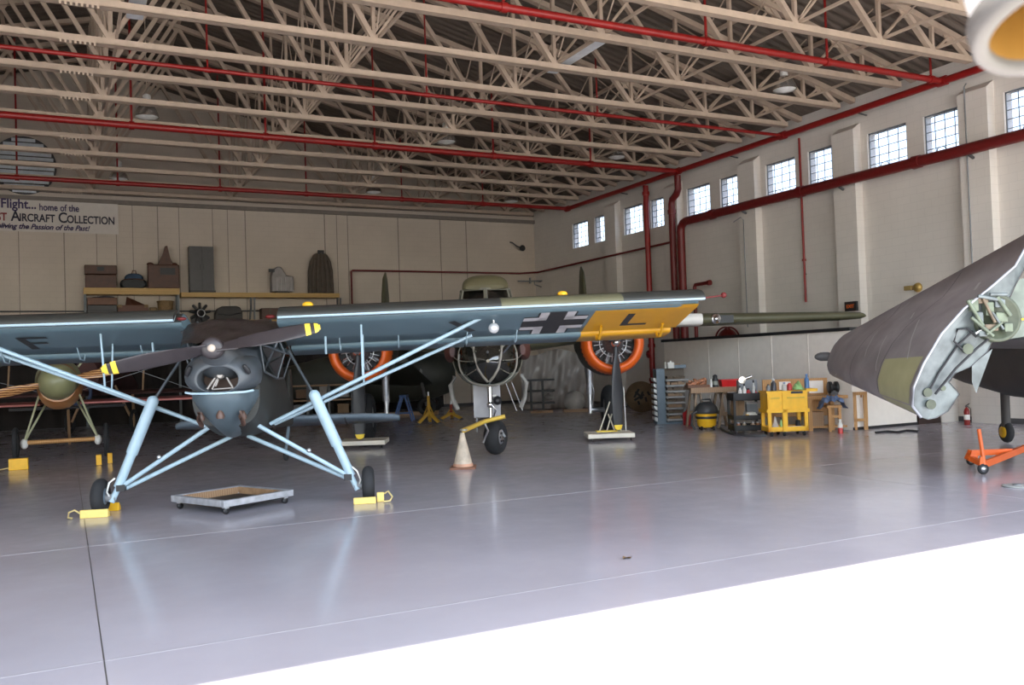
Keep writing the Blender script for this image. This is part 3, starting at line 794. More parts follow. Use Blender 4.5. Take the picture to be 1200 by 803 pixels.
# undercarriage
for s in (-1, 1):
    lg = MB().tube((s*1.0, 0, 1.39), (s*1.27, 0, .74), .072, n=16).tube((s*1.27, 0, .74), (s*1.44, 0, .33), .058, n=16).tube((s*1.43, 0, .34), (s*1.52, -.02, .15), .038, n=12)
    lg = lg.sphere((s*1.0, 0, 1.39), .072, 14, 8).build('landing_leg', m_strut, ST)
    MB().lathe([(.05, -.06), (.05, .06)], 'X', (s*1.53, 0, .2), 14).build('axle', m_grey, lg)
    MB().path([(s*1.46, -.06, .45), (s*1.52, -.09, .40), (s*1.56, -.06, .28), (s*1.54, -.03, .22)], .012, 6).build('brake_hose', m_white, lg)
    MB().box((s*1.40-.05, -.06, .28), (s*1.40+.05, .06, .36)).build('leg_bracket', m_black, lg)
    MB().tube((s*.98, .02, 1.42), (s*.66, .25, 1.98), .018, n=8).build('leg_rod', m_cowl, ST)
    r = MB().tube((s*1.40, 0, .335), (s*.20, -.12, 1.10), .028, n=10).build('lower_strut', m_strut, ST)
    MB().sphere((s*.92, -.08, .69), .03, 10, 6).build('strut_fitting', m_steel, r)
    MB().tube((s*1.38, .05, .30), (s*.10, .30, .885), .028, n=10).build('lower_strut', m_strut, ST)
    wl = MB().torus((s*1.655, 0, .222), .15, .077, 'X', 36, 14, 1.0).build('wheel', m_rubber, ST)
    MB().lathe([(.02, -.065), (.10, -.06), (.125, -.03), (.125, .03), (.10, .06), (.02, .065)], 'X', (s*1.655, 0, .222), 24).build('wheel_hub', m_bluegrey, wl)
# tail
tp = MB().rings([[V3((x, 5.15+p*c+o, .87-.27*(p*c+o)+q)) for p, q in ((0, 0), (.1, .05), (.4, .045), (1, 0), (.4, -.045), (.1, -.05))] for x, c, o in ((-2.08, .30, .40), (-1.95, .55, .22), (-1.4, .75, .08), (0, .85, 0), (1.4, .75, .08), (1.95, .55, .22), (2.08, .30, .40))]).build('tailplane', m_bluegrey, ST)
MB().bar((1.06, 5.2, .80), (1.06, 5.95, .62), .02, .03).build('elevator_gap', m_black, tp)
MB().rings([[V3((w*q, 5.2+p*c+o, z)) for p, q in ((0, 0), (.1, 1), (.4, .9), (1, 0), (.4, -.9), (.1, -1))] for z, c, o, w in ((.95, 1.1, 0, .06), (1.3, .95, .15, .05), (1.65, .6, .35, .035), (1.75, .35, .5, .02))]).build('tail_fin', m_camo, ST)
tw = MB().tube((0, 5.6, .78), (-.1, 5.72, .22), .03, n=8).build('tail_strut', m_bluegrey, ST)
MB().torus((-.1, 5.75, .12), .075, .042, 'X', 20, 10).build('tail_wheel', m_rubber, ST)

# ------------------------------------------------------------------ yellow wheel chocks
def chock(px, py, w, h, dp, label, rz, rope=None, mat=None, slope=.35):
    p = at_z(px, py)
    t = thing('wheel_chock', label, 'wheel chock', p, rz, 'yellow wheel chocks')
    MB().prism([(0, 0), (dp, 0), (dp-.02, h*.55), (dp*slope, h), (0, h*.98)], -w/2, w/2, 'YZ').build('block', mat or m_paleyellow, t, bevel=.008)
    if rope: MB().path([V3(q) for q in rope], .012, 6).build('rope', M('rope', (.62, .50, .22), .8), t)
    return t
chock(110, 607.2, .33, .10, .10, 'pale yellow chock in front of the left wheel of the light blue monoplane', SRZ, [(-.17, .06, .05), (-.24, .05, .10), (-.30, .03, .075), (-.29, -.02, .02), (-.24, -.03, .013)])
chock(132.5, 599, .14, .105, .10, 'small yellow chock beside the left wheel of the light blue monoplane', SRZ, mat=m_yellow)
chock(427.5, 591, .28, .085, .10, 'pale yellow chock in front of the right wheel of the light blue monoplane', SRZ)
chock(446, 588.5, .09, .125, .09, 'small yellow chock with a rope loop beside the right wheel of the monoplane', SRZ, [(.05, .05, .10), (.10, .03, .13), (.15, .0, .06), (.12, -.04, .015), (.04, -.06, .013)])

# ================================================================== OLD BIPLANE WITH THE OLIVE SPINNER (far left)
ARZ = math.radians(-2); a_, c_ = at_z(16, 541), at_z(122, 537)
AO = (a_+c_)/2 + V3((.06, 0, 0))
m_ply = wood('varnished_ply', (.46, .18, .045), (.54, .23, .06), 2., .3, 'Z', .3)
m_spin = M('spinner_olive', (0.24, 0.24, 0.12), .3, var=.05)
m_lam = wood('laminated_prop', (.16, .055, .02), (.62, .33, .13), 7., .25, 'Z', .4)
m_pale = M('pale_green_strut', (.52, .53, .34), .45)
AL = thing('biplane', 'old plywood biplane with olive bullet spinner and wooden propeller, far left', 'airplane', AO, ARZ)
zc = 1.66
MB().rings([ell(-1.3, 0, zc, .35, .36, .40), ell(-1.0, 0, zc-.02, .40, .42, .54), ell(-.3, 0, zc-.05, .43, .45, .52), ell(.6, 0, zc-.05, .43, .45, .52), ell(1.6, 0, zc-.1, .36, .42, .42), ell(3.2, 0, zc-.35, .2, .28, .26), ell(4.6, 0, zc-.62, .04, .2, .12)]).build('fuselage', m_ply, AL)
MB().rings([ell(-1.32, 0, zc, .37, .38, .34), ell(-1.0, 0, zc, .425, .45, .14), ell(-.85, 0, zc, .43, .455, .1)], caps=False).build('nose_panel', m_spin, AL)
sp = MB().lathe([(.36, 0), (.355, -.1), (.325, -.25), (.26, -.38), (.16, -.47), (.05, -.505), (.0, -.51)], 'Y', (0, -1.33, zc), 32).build('spinner', m_spin, AL)
MB().lathe([(.362, -.02), (.364, -.035), (.362, -.05)], 'Y', (0, -1.30, zc), 32, caps=False).build('spinner_gap', m_black, sp)
pr = MB().lathe([(.1, -.06), (.1, .06)], 'Y', (0, -1.5, zc), 16).build('propeller', m_lam, AL)
aa = math.radians(11)
for s in (-1, 1):
    rs = []
    for r, c, th, tw in ((.22, .12, .08, 50), (.45, .17, .06, 38), (.8, .21, .04, 28), (1.1, .19, .03, 22), (1.3, .13, .02, 18), (1.36, .05, .01, 18)):
        t = math.radians(tw); ring = []
        for k2 in range(12):
            q = 2*PI*k2/12; u, w = c/2*math.cos(q), th/2*math.sin(q)*1.2
            x, y, z = s*r, u*math.sin(t)*s + w*math.cos(t), u*math.cos(t)-w*math.sin(t)*s
            ring.append(V3((x*math.cos(aa)-z*math.sin(aa), y-1.5, zc+x*math.sin(aa)+z*math.cos(aa))))
        rs.append(ring)
    MB().rings(rs).build('blade', m_lam, pr)
for s in (-1, 1):
    xw = s*.84
    MB().tube((s*.36, -.75, zc-.25), (s*.70, .0, .42), .022, n=8).build('gear_strut', m_pale, AL)
    MB().tube((s*.30, .55, zc-.45), (s*.70, .05, .42), .022, n=8).build('gear_strut', m_pale, AL)
    MB().sphere((s*.70, 0, .38), .085, 14, 10, (.9, 1.2, 1.3)).build('axle_fitting', m_white, AL)
    wl = MB().torus((xw+s*.02, 0, .37), .315, .05, 'X', 36, 10).build('wheel', m_rubber, AL)
    MB().lathe([(.02, -.06), (.29, -.02), (.29, .02), (.02, .06)], 'X', (xw+s*.02, 0, .37), 28).build('wheel_cover', m_dkgrey, wl)
    # cabane struts up to the top wing
    MB().tube((s*.36, -.5, zc+.30), (s*.62, -.15, 2.33), .02, n=8).build('cabane_strut', m_pale, AL)
    MB().tube((s*.36, -.2, zc+.32), (s*.60, .25, 2.33), .02, n=8).build('cabane_strut', m_pale, AL)
    MB().tube((s*3.0, -.05, zc-.45), (s*3.2, -.05, 2.33), .025, n=8).build('wing_strut', m_pale, AL)
    MB().tube((s*.4, -.4, zc-.2), (s*3.1, -.05, 2.3), .006, n=5).build('rigging_wire', m_grey, AL)
    MB().tube((s*.4, -.1, 2.3), (s*3.0, -.05, zc-.42), .006, n=5).build('rigging_wire', m_grey, AL)
MB().tube((-.70, 0, .40), (.70, 0, .40), .06, n=14, flat=.8).build('axle_fairing', m_wood, AL)
m_fabric = M('red_brown_fabric', (0.14, 0.035, 0.0315), .6, var=.2, scale=1.2)
m_pinkedge = M('pink_edge_tape', (.50, .18, .16), .6)
for zz, hs, nm in ((zc-.47, 4.2, 'lower_wing'), (2.31, 4.5, 'upper_wing')):
    for s in ((-1, 1) if nm == 'lower_wing' else (0,)):
        x0, x1 = (.38*s, s*hs) if s else (-hs, hs)
        w = MB().rings([[V3((x, -.35+1.3*t, zz+h*.075-.03*t)) for t, h in ((0,0),(.05,.6),(.3,1),(.7,.6),(1,.05),(1,-.05),(.5,-.05),(.05,-.3))] for x in (x0, x1)]).build(nm, m_fabric, AL)
        MB().tube((x0, -.36, zz), (x1, -.36, zz), .02, n=8).build('leading_edge', m_pinkedge, w)
MB().rings([[V3((x, 3.9+o+t*c, .98+h)) for t, h in ((0,0),(.2,.035),(.7,.03),(1,0),(.7,-.03),(.2,-.035))] for x, c, o in ((-1.35, .3, .5), (-1.2, .8, .2), (0, 1.1, 0), (1.2, .8, .2), (1.35, .3, .5))]).build('tailplane', m_dkgrey, AL)
MB().rings([[V3((w*q, 3.9+o+t*c, z)) for t, q in ((0,0),(.2,1),(.7,.8),(1,0),(.7,-.8),(.2,-1))] for z, c, o, w in ((1.0, 1.2, 0, .05), (1.5, 1.0, .3, .04), (1.75, .5, .6, .02))]).build('tail_fin', m_dkgrey, AL)
MB().tube((0, 4.2, .92), (0, 4.7, .02), .035, n=8).build('tail_skid', m_wood2, AL)
chock(21.5, 551, .33, .22, .2, 'bright yellow chock in front of the left wheel of the old biplane', ARZ, [(-.16, 0, .05), (-.4, -.05, .02), (-.8, -.02, .02)], m_yellow, .7)
chock(116, 545, .10, .20, .2, 'narrow yellow chock inside the right wheel of the old biplane', ARZ, mat=m_yellow, slope=.7)
chock(129, 543, .09, .20, .2, 'narrow yellow chock outside the right wheel of the old biplane', ARZ, mat=m_yellow, slope=.7)

# ================================================================== TWIN-ENGINE BOMBER (middle)
BRZ = math.radians(-25); BO = V3((8.15, 17.35, 0))
m_od = M('olive_drab', (0.09, 0.08625, 0.04875), .5, var=.15, scale=1.3)
m_odl = M('olive_cover', (0.1125, 0.0975, 0.04875), .7, var=.10, scale=4)
m_odd = M('dark_olive', (0.042, 0.0434, 0.035), .5, var=.2, scale=1.3)
m_nglass = glass('nose_glass', (.30, .32, .31), .13, .08)
m_frame = M('glazing_frame', (.19, .18, .14), .45)
m_bprop = M('bomber_prop', (0.028, 0.0296, 0.0336), .42)
m_engd = M('engine_metal', (.16, .16, .165), .4, metal=.6, var=.3, scale=20)
BM_ = thing('bomber', 'olive twin engine bomber with glazed nose and orange cowl rings, middle of the hall', 'airplane', BO, BRZ)
secs = [(-1.75, 1.93, .68, .70, .64), (-1.2, 2.0, .70, .85, .70), (-.6, 2.08, .71, .95, .80), (.5, 2.15, .72, .90, .9), (3, 2.2, .72, .9, .9), (7, 2.3, .6, .75, .7), (10, 2.6, .4, .55, .5), (13.2, 2.9, .3, .45, .35)]
MB().rings([ell(y, 0, z, w, a, c, 32, 2.4) for y, z, w, a, c in secs]).build('fuselage', m_od, BM_)
ns = [(-3.27, 1.78, .03, .03, .03), (-3.23, 1.78, .14, .14, .13), (-3.12, 1.78, .30, .30, .28), (-2.85, 1.79, .47, .49, .43), (-2.45, 1.83, .58, .60, .52), (-2.1, 1.88, .64, .66, .58), (-1.75, 1.93, .68, .70, .64)]
up = MB(); nr = [ell(y, 0, z, w, a, c, 32, 2.2) for y, z, w, a, c in ns]
up.rings(nr, caps=True)
ng = up.build('nose_glazing', m_nglass, BM_)
ch = MB()
lowr = [[p for p in ell(y, 0, z, w*1.012, a*1.01, c*1.015, 48, 2.2) if p.z < z - c*.52] for y, z, w, a, c in ns[3:]]
mn = min(len(r) for r in lowr)
lowr = [sorted(r, key=lambda p: p.x) for r in lowr]; lowr = [r[(len(r)-mn)//2:(len(r)-mn)//2+mn] for r in lowr]
vs = [p for r in lowr for p in r]; ch.add(vs, [(i*mn+j, i*mn+j+1, (i+1)*mn+j+1, (i+1)*mn+j) for i in range(len(lowr)-1) for j in range(mn-1)], True)
ch.build('nose_chin', M('chin_green', (.075, .115, .085), .35, var=.25, scale=3), BM_)
f = MB()
def onnose(y, a):
    for i in range(len(ns)-1):
        if ns[i][0] <= y <= ns[i+1][0]:
            q = (y-ns[i][0])/(ns[i+1][0]-ns[i][0]); z, w, t, c = [ns[i][j]*(1-q)+ns[i+1][j]*q for j in (1, 2, 3, 4)]
            s_, co = math.sin(a), math.cos(a)
            e = 2.2
            return V3((1.015*w*math.copysign(abs(co)**(2/e), co), y, z + 1.015*(t if s_ > 0 else c)*math.copysign(abs(s_)**(2/e), s_)))
for a in (0, 40, 90, 140, 180, 215, 325): f.path([onnose(y, math.radians(a)) for y in (-3.15, -3.0, -2.8, -2.5, -2.2, -1.8)], .011, 6)
for y in (-2.6, -1.8): f.path([onnose(y, 2*PI*k2/32) for k2 in range(33)], .016, 6)
f.build('nose_frame', m_frame, ng)
f = MB()
f.path([onnose(-2.62, math.radians(a)) + V3((0, -.01, 0)) for a in range(170, 371, 10)], .022, 6)
for s in (-1, 1): f.path([onnose(yy, math.radians(90-s*(90-aa_))) for yy, aa_ in ((-2.3, 62), (-2.75, 58), (-3.05, 45), (-3.17, 10), (-3.17, -40), (-3.1, -75), (-2.95, -88))], .026, 6)
f.build('nose_arch', M('arch_pale', (.30, .28, .24), .5), ng)
MB().box((-.4, -1.9, 1.5), (.4, -1.85, 2.3)).box((-.22, -2.5, 1.45), (.22, -2.2, 1.55)).box((-.1, -2.6, 1.6), (.12, -2.45, 1.85)).build('bombardier_station', m_odd, BM_)
MB().tube((.0, -3.0, 1.95), (.0, -3.55, 1.93), .022, n=8).build('nose_gun', m_dkgrey, BM_)
for s in (-1, 1):
    MB().rings([ell(-2.1, s*.67, 1.98, .06, .10, .10, 14), ell(-1.9, s*.72, 1.98, .12, .2, .2, 14), ell(-1.1, s*.74, 1.98, .12, .22, .2, 14), ell(-.7, s*.7, 1.98, .05, .1, .1, 14)]).build('gun_blister', M('red_brown_primer', (.085, .03, .022), .5), BM_)
    MB().path([(s*.66, -1.7, 1.5), (s*.74, -1.75, 1.33), (s*.70, -1.75, 1.05), (s*.62, -1.7, .86)], .05, 8).build('air_hose', M('hose_grey', (.25, .24, .22), .6), BM_)
# cockpit: windscreen panes below a covered roof
MB().rings([ell(y, 0, z, w, t, .03, 28, 2.8) for y, z, w, t in ((-1.02, 3.29, .40, .05), (-.98, 3.29, .45, .16), (-.80, 3.29, .48, .28), (-.2, 3.29, .50, .34), (.8, 3.25, .50, .28), (1.8, 3.02, .48, .2))]).build('cockpit_cover', m_odl, BM_)
f = MB(); gl = MB()
pts = [(-.58, -.72), (-.52, -.98), (-.02, -1.20), (.02, -1.20), (.52, -.98), (.58, -.72), (.60, -.1)]
pts = [(-.60, -.1)] + pts
for i in range(len(pts)-1):
    a, c = pts[i], pts[i+1]
    A0, C0 = V3((a[0], a[1], 2.93)), V3((c[0], c[1], 2.93)); A1, C1 = V3((a[0]*.88, a[1]+.16, 3.27)), V3((c[0]*.88, c[1]+.16, 3.27))
    gl.add([A0, C0, C1, A1], [(0, 1, 2, 3)])
    f.tube(A0, A1, .022, n=6); f.tube(A0, C0, .022, n=6); f.tube(A1, C1, .03, n=6)
gl.build('windscreen', m_nglass, BM_); f.build('windscreen_frame', m_frame, BM_)
MB().box((-.5, -.6, 2.6), (.5, -.5, 3.1)).box((-.35, -.3, 2.7), (-.05, -.15, 3.3)).box((.08, -.3, 2.7), (.38, -.15, 3.3)).split('cockpit_seat', m_black, BM_)
# engines
def engine(s):
    ex, ez = s*2.78, 2.10
    nac = MB().lathe([(.66, .30), (.70, .42), (.72, .7), (.73, 1.2), (.70, 1.6)], 'Y', (ex, 0, ez), 40, caps=False)
    nac.rings([ell(1.6, ex, ez, .70, .70, .70), ell(2.6, ex, ez+.05, .60, .55, .66), ell(4.2, ex, ez+.1, .48, .42, .5), ell(5.6, ex, ez+.2, .2, .2, .25), ell(6.1, ex, ez+.22, .03, .04, .05)])
    n = nac.build('nacelle', m_odd, BM_)
    MB().lathe([(.48, .40), (.475, .26), (.49, .17), (.54, .12), (.60, .14), (.655, .22), (.69, .34), (.705, .48)], 'Y', (ex, 0, ez), 48, caps=False).build('cowl_ring', m_orange, n, 'orange ring round the cowl mouth')
    MB().lathe([(.0, .62), (.60, .62)], 'Y', (ex, 0, ez), 32, caps=False).build('engine_baffle', m_black, n)
    for k2 in range(9):
        cyl = MB(); a = 2*PI*k2/9 + .2
        for j in range(6):
            r0 = .24+.038*j; cyl.tube((ex+r0*math.cos(a), .48, ez+r0*math.sin(a)), (ex+(r0+.018)*math.cos(a), .48, ez+(r0+.018)*math.sin(a)), .085, n=12)
        cyl.tube((ex+.18*math.cos(a), .48, ez+.18*math.sin(a)), (ex+.47*math.cos(a), .48, ez+.47*math.sin(a)), .062, n=10)
        cyl.build('cylinder', m_engd, n)
    pr2 = MB()
    for k2 in range(18):
        a = 2*PI*k2/18+.1; pr2.tube((ex+.17*math.cos(a), .34, ez+.17*math.sin(a)), (ex+.42*math.cos(a), .40, ez+.42*math.sin(a)), .010, n=6)
    pr2.torus((ex, .33, ez), .30, .010, 'Y', 32, 6); pr2.build('pushrod_ring', m_steel, n)
    MB().lathe([(.24, .46), (.235, .36), (.20, .26), (.15, .18), (.10, .14), (.10, .02)], 'Y', (ex, 0, ez), 28).build('crankcase', m_engd, n)
    MB().lathe([(.10, .04), (.11, .0), (.10, -.08), (.07, -.15), (.03, -.18), (0, -.185)], 'Y', (ex, -.02, ez), 24).build('propeller_hub', m_chrome, n)
    for b3 in range(3):
        a0 = -PI/2 + 2*PI*b3/3
        def bl(r0, r1, nm, mm, g=1.):
            prof = [(.08, .055, .055, 60), (.25, .06, .05, 52), (.45, .11, .045, 44), (.8, .15, .035, 34), (1.2, .155, .025, 26), (1.6, .13, .018, 21), (1.70, .115, .015, 20), (1.78, .105, .013, 19), (1.86, .08, .011, 18), (1.89, .03, .006, 18)]
            rs = []
            for r, c, th, tw in prof:
                if r < r0-1e-6 or r > r1+1e-6: continue
                t = math.radians(tw); ring = []
                for k3 in range(14):
                    q = 2*PI*k3/14; u, w = c*g*math.cos(q), th*g*math.sin(q)
                    y, z = u*math.sin(t)+w*math.cos(t), u*math.cos(t)-w*math.sin(t)
                    ring.append(V3((ex + r*math.cos(a0)-z*math.sin(a0), y-.03, ez + r*math.sin(a0)+z*math.cos(a0))))
                rs.append(ring)
            return MB().rings(rs).build(nm, mm, n)
        bl(.08, 1.78, 'propeller_blade', m_bprop); bl(1.78, 1.9, 'blade_tip', m_tipy, 1.02)
    MB().lathe([(.07, -.0), (.07, .04)], 'Y', (ex, -.0, ez+.0), 10).build('hub_collar', m_engd, n)
    # main wheel and leg
    gx = s*2.38
    g = MB().tube((gx, 1.5, 1.6), (gx, 1.6, .95), .085, n=14).tube((gx, 1.6, .98), (gx, 1.62, .5), .055, n=12).tube((gx, 1.62, .58), (gx+s*.45, 1.75, .56), .06, n=10)
    g.build('main_leg', m_steel, BM_)
    MB().tube((gx, 1.55, 1.0), (gx-s*.0, 2.6, 1.8), .04, n=10).path([(gx+.03, 1.5, 1.25), (gx+.08, 1.45, 1.0), (gx+.04, 1.5, .7)], .014, 6).build('leg_brace', m_steel, BM_)
    wl = MB().torus((s*2.86, 1.75, .575), .40, .175, 'X', 40, 14).build('main_wheel', m_rubber, BM_)
    MB().lathe([(.02, -.14), (.26, -.13), (.30, -.08), (.30, .08), (.26, .13), (.02, .14)], 'X', (s*2.86, 1.75, .575), 24).build('wheel_hub', m_grey, wl)
engine(-1); engine(1)
def bfoil(x, y, c, z, th): return [V3((x, y+c*t, z+th*h)) for t, h in ((0,0),(.04,.35),(.15,.5),(.4,.5),(.7,.3),(1,.03),(1,-.03),(.7,-.2),(.4,-.4),(.15,-.42),(.04,-.3))]
for s in (-1, 1):
    w = MB().rings([bfoil(s*.5, .9, 3.3, 2.15, .5), bfoil(s*2.78, .95, 3.1, 2.42, .48), bfoil(s*4.2, 1.05, 2.8, 2.60, .34), bfoil(s*8.6, 1.55, 1.6, 2.59, .22), bfoil(s*9.0, 1.65, 1.35, 2.59, .16), bfoil(s*9.15, 1.9, .8, 2.59, .08)]).build('wing', m_od, BM_)
    def le(x): return 1.05+(x-4.2)/4.4*.5
    r2 = []
    for x in (4.35, 5.0):
        r2.append([V3((s*x, le(x)-.012+c*1.9, 2.60+h*.31)) for c, h in ((.22,.53),(.08,.47),(.02,.36),(0,0),(.02,-.33),(.08,-.42),(.22,-.46))])
    g = MB(); n_ = 7; g.add([p for r in r2 for p in r], [(i, i+1, n_+i+1, n_+i) for i in range(n_-1)], True)
    g.build('leading_edge_panel', m_white, w)
    MB().lathe([(.0, -.035), (.06, -.03), (.06, -.015), (.095, -.02), (.115, .0), (.12, .06)], 'Y', (s*5.32, le(5.32)+.0, 2.60), 24).build('landing_light', m_chrome, w)
    MB().box((s*5.55-.32, le(5.3)+.02, 2.50), (s*5.55+.18, le(5.3)+.14, 2.68)).build('light_recess', m_black, w)
# twin tail
MB().rings([bfoil(x, 10.9+abs(x)*.06, 1.8, 3.25, .22) for x in (-3.42, -1.5, 1.5, 3.42)]).build('tailplane', m_od, BM_)
for s in (-1, 1):
    MB().rings([[V3((s*3.42+w*q, 10.6+o+c*t, z)) for t, q in ((0,0),(.08,.6),(.3,1),(.7,.6),(1,.1),(1,-.1),(.7,-.6),(.3,-1),(.08,-.6))] for z, c, o, w in ((2.2, .5, 1.0, .04), (2.5, 1.6, .4, .12), (3.2, 2.0, .1, .14), (4.2, 1.75, .3, .12), (4.8, 1.15, .6, .08), (5.05, .35, 1.1, .025))]).build('tail_fin', m_od, BM_)
# nose gear
MB().tube((0.02, -2.2, 1.5), (0.02, -2.24, .92), .05, n=14).tube((0.02, -2.24, .95), (.02, -2.26, .62), .032, n=12).sphere((.02, -2.24, .95), .07, 14, 8).path([(.05, -2.3, .98), (.12, -2.36, .84), (.06, -2.3, .70)], .02, 8).build('nose_leg', m_chrome, BM_)
MB().bar((-.06, -2.26, .62), (-.10, -2.26, .33), .05, .04).bar((.13, -2.26, .62), (.28, -2.26, .33), .05, .04).bar((-.1, -2.26, .62), (.2, -2.26, .62), .06, .05).build('nose_fork', m_grey, BM_)
def steer(b):
    m4 = Matrix.Translation((.10, -2.26, 0)) @ Matrix.Rotation(math.radians(-24), 4, 'Z') @ Matrix.Translation((-.10, 2.26, 0))
    b.v = [m4 @ p for p in b.v]; return b
wl = steer(MB().torus((.10, -2.26, .335), .215, .12, 'X', 36, 14, 1.25)).build('nose_wheel', m_rubber, BM_)
steer(MB().lathe([(.02, .12), (.12, .13), (.165, .09), (.165, -.09), (.12, -.12)], 'X', (.10, -2.26, .335), 24)).build('wheel_hub', m_steel, wl)
h = MB()
for k2 in range(6): h.lathe([(.022, .12), (.022, .14)], 'X', (.10, -2.26+.085*math.cos(k2*PI/3), .335+.085*math.sin(k2*PI/3)), 8)
steer(h).split('hub_hole', m_black, wl)
dr = MB().box((-.30, -2.02, .70), (.22, -1.99, 1.33)).build('gear_door', M('door_grey', (.34, .34, .36), .4), BM_)
MB().box((.0, -2.03, .93), (.05, -2.021, 1.13)).box((.0, -2.03, 1.09), (.14, -2.021, 1.13)).box((.0, -2.03, 1.0), (.11, -2.021, 1.03)).build('door_letter', m_white, dr)
MB().box((-.26, -2.10, .42), (-.235, -2.05, .72)).build('door_link', m_grey, BM_)
MB().lathe([(.03, -.08), (.085, -.03), (.085, .03), (.03, .08)], 'Y', (.16, -2.1, 1.02), 14).build('shimmy_damper', m_black, BM_)
for x in (.34, .46): MB().tube((x, -1.6, 1.35), (x+.20, -1.5, .78), .012, n=6).build('ladder_rail', m_steel, BM_)

# tow bar on the nose wheel, its other end on a traffic cone
tp_ = at_z(543, 549)
NW = BO + Matrix.Rotation(BRZ, 3, 'Z') @ V3((.06, -2.26, 0))
hd = V3((tp_.x, tp_.y, 0))
tb = thing('tow_bar', 'yellow tow bar from the bomber nose wheel to the traffic cone', 'tow bar', (0, 0, 0))
q0 = at_depth(543.5, 506, depth(hd)); q1 = at_depth(568, 494, depth(NW)-.42); q2 = at_depth(592, 488, depth(NW)-.42)
MB().path([q0 + V3((0,0,.02)), q1, q2], .042, 10).build('bar', M('towbar_yellow', (.70, .47, .07), .45), tb)
MB().path([q1 + V3((0,0,-.02)), at_depth(572, 505, depth(NW)-.43), at_depth(566, 519, depth(NW)-.43)], .022, 8).build('bar_leg', m_steel, tb)
MB().torus(q0 + V3((0,0,.03)), .05, .018, 'Z', 18, 8).build('tow_ring', m_steel, tb)
t = thing('traffic_cone', 'dirty white traffic cone holding up the yellow tow bar', 'traffic cone', tp_, CAMRZ)
hc = q0.z - .02
MB().lathe([(.165, .035), (.04, hc-.02), (.035, hc)], 'Z', (0,0,0), 28).build('cone', M('cone_white', (.56, .47, .37), .65, var=.25, scale=7), t)
MB().lathe([(.170, .035), (.162, .085)], 'Z', (0,0,0), 28, caps=False).build('cone_band', M('cone_orange', (.60, .33, .22), .6, var=.2), t)
MB().cbox((0, 0, .018), (.42, .42, .035)).build('cone_base', M('cone_base', (.22, .10, .06), .7), t)

# white low dollies under the bomber's propellers
m_dolly = M('dolly_cream', (.72, .68, .58), .5, var=.06)
def prop_dolly(cx, cy, label, stand):
    p = at_z(cx, cy); s = depth(p)/FPX
    t = thing('wheeled_board', label, 'dolly', p, BRZ, 'cream boards under the propellers')
    MB().box((-.50, 0, .07), (.50, .85, .165)).build('board', m_dolly, t, bevel=.01)
    for x in (-.42, .42):
        for y in (.08, .75):
            MB().lathe([(.01, -.015), (.035, -.012), (.035, .012), (.01, .015)], 'X', (x, y, .035), 12).build('caster', m_black, t)
    if stand:
        for a, c in (((-.18, .62, .165), (.06, .52, .82)), ((-.02, .62, .165), (.10, .55, .55)), ((.30, .60, .165), (.20, .56, .55)), ((.16, .60, .165), (.02, .56, .55))): MB().tube(a, c, .016, n=8).build('stand_rod', m_dolly, t)
        MB().box((-.25, .50, .165), (.2, .74, .19)).build('stand_foot', m_tipy, t)
        MB().tube((.42, .7, .165), (.40, .7, 1.12), .012, n=8).build('stand_pole', m_steel, t)
prop_dolly(717, 517.5, 'cream wheeled board with a small rod stand under the right propeller', True)
prop_dolly(424, 526, 'cream wheeled board without a stand under the left propeller', False)

# open rectangular frame on casters, front
c4 = [at_z(*q) for q in ((194, 599), (265, 606.5), (349, 591), (281, 579))]
cen = sum(c4, V3((0,0,0)))/4
ux = (c4[2]-c4[1]); ang = math.atan2(ux.y, ux.x); lx = ux.length; vy = c4[0]-c4[1]; ly = vy.length
m_galv = M('worn_galvanised', (.42, .43, .46), .4, metal=.35, var=.25, scale=9)
t = thing('drip_tray_frame', 'low grey metal frame on casters standing open on the floor, front', 'dolly', cen, ang)
lx, ly = lx*.98, ly*.95
z0, z1 = .095, .175
for n_, lo, hi in (('side_rail', (-lx/2, -ly/2, z0), (lx/2, -ly/2+.07, z1)), ('side_rail', (-lx/2, ly/2-.07, z0), (lx/2, ly/2, z1)), ('end_rail', (-lx/2, -ly/2+.07, z0), (-lx/2+.07, ly/2-.07, z1)), ('end_rail', (lx/2-.07, -ly/2+.07, z0), (lx/2, ly/2-.07, z1))):
    MB().box(lo, hi).build(n_, m_galv, t, bevel=.006)
for n_, lo, hi in (('inner_lining', (-lx/2+.07, ly/2-.10, .07), (lx/2-.07, ly/2-.07, .165)), ('inner_lining', (lx/2-.10, -ly/2+.07, .07), (lx/2-.07, ly/2-.07, .165)), ('inner_lining', (-lx/2+.07, -ly/2+.07, .07), (-lx/2+.10, ly/2-.07, .165))):
    MB().box(lo, hi).build(n_, m_wood2, t)
MB().box((-lx/2+.07, -ly/2+.07, .07), (lx/2-.07, ly/2-.07, .08)).build('tray_bottom', m_black, t)
for sx in (-1, 1):
    for sy in (-1, 1):
        c = MB().box((sx*(lx/2-.08)-.03, sy*(ly/2-.08)-.03, .07), (sx*(lx/2-.08)+.03, sy*(ly/2-.08)+.03, .095)).build('caster', m_galv, t)
        MB().lathe([(.01, -.02), (.04, -.015), (.04, .015), (.01, .02)], 'Y', (sx*(lx/2-.08), sy*(ly/2-.08), .04), 14).build('caster_wheel', m_black, c)

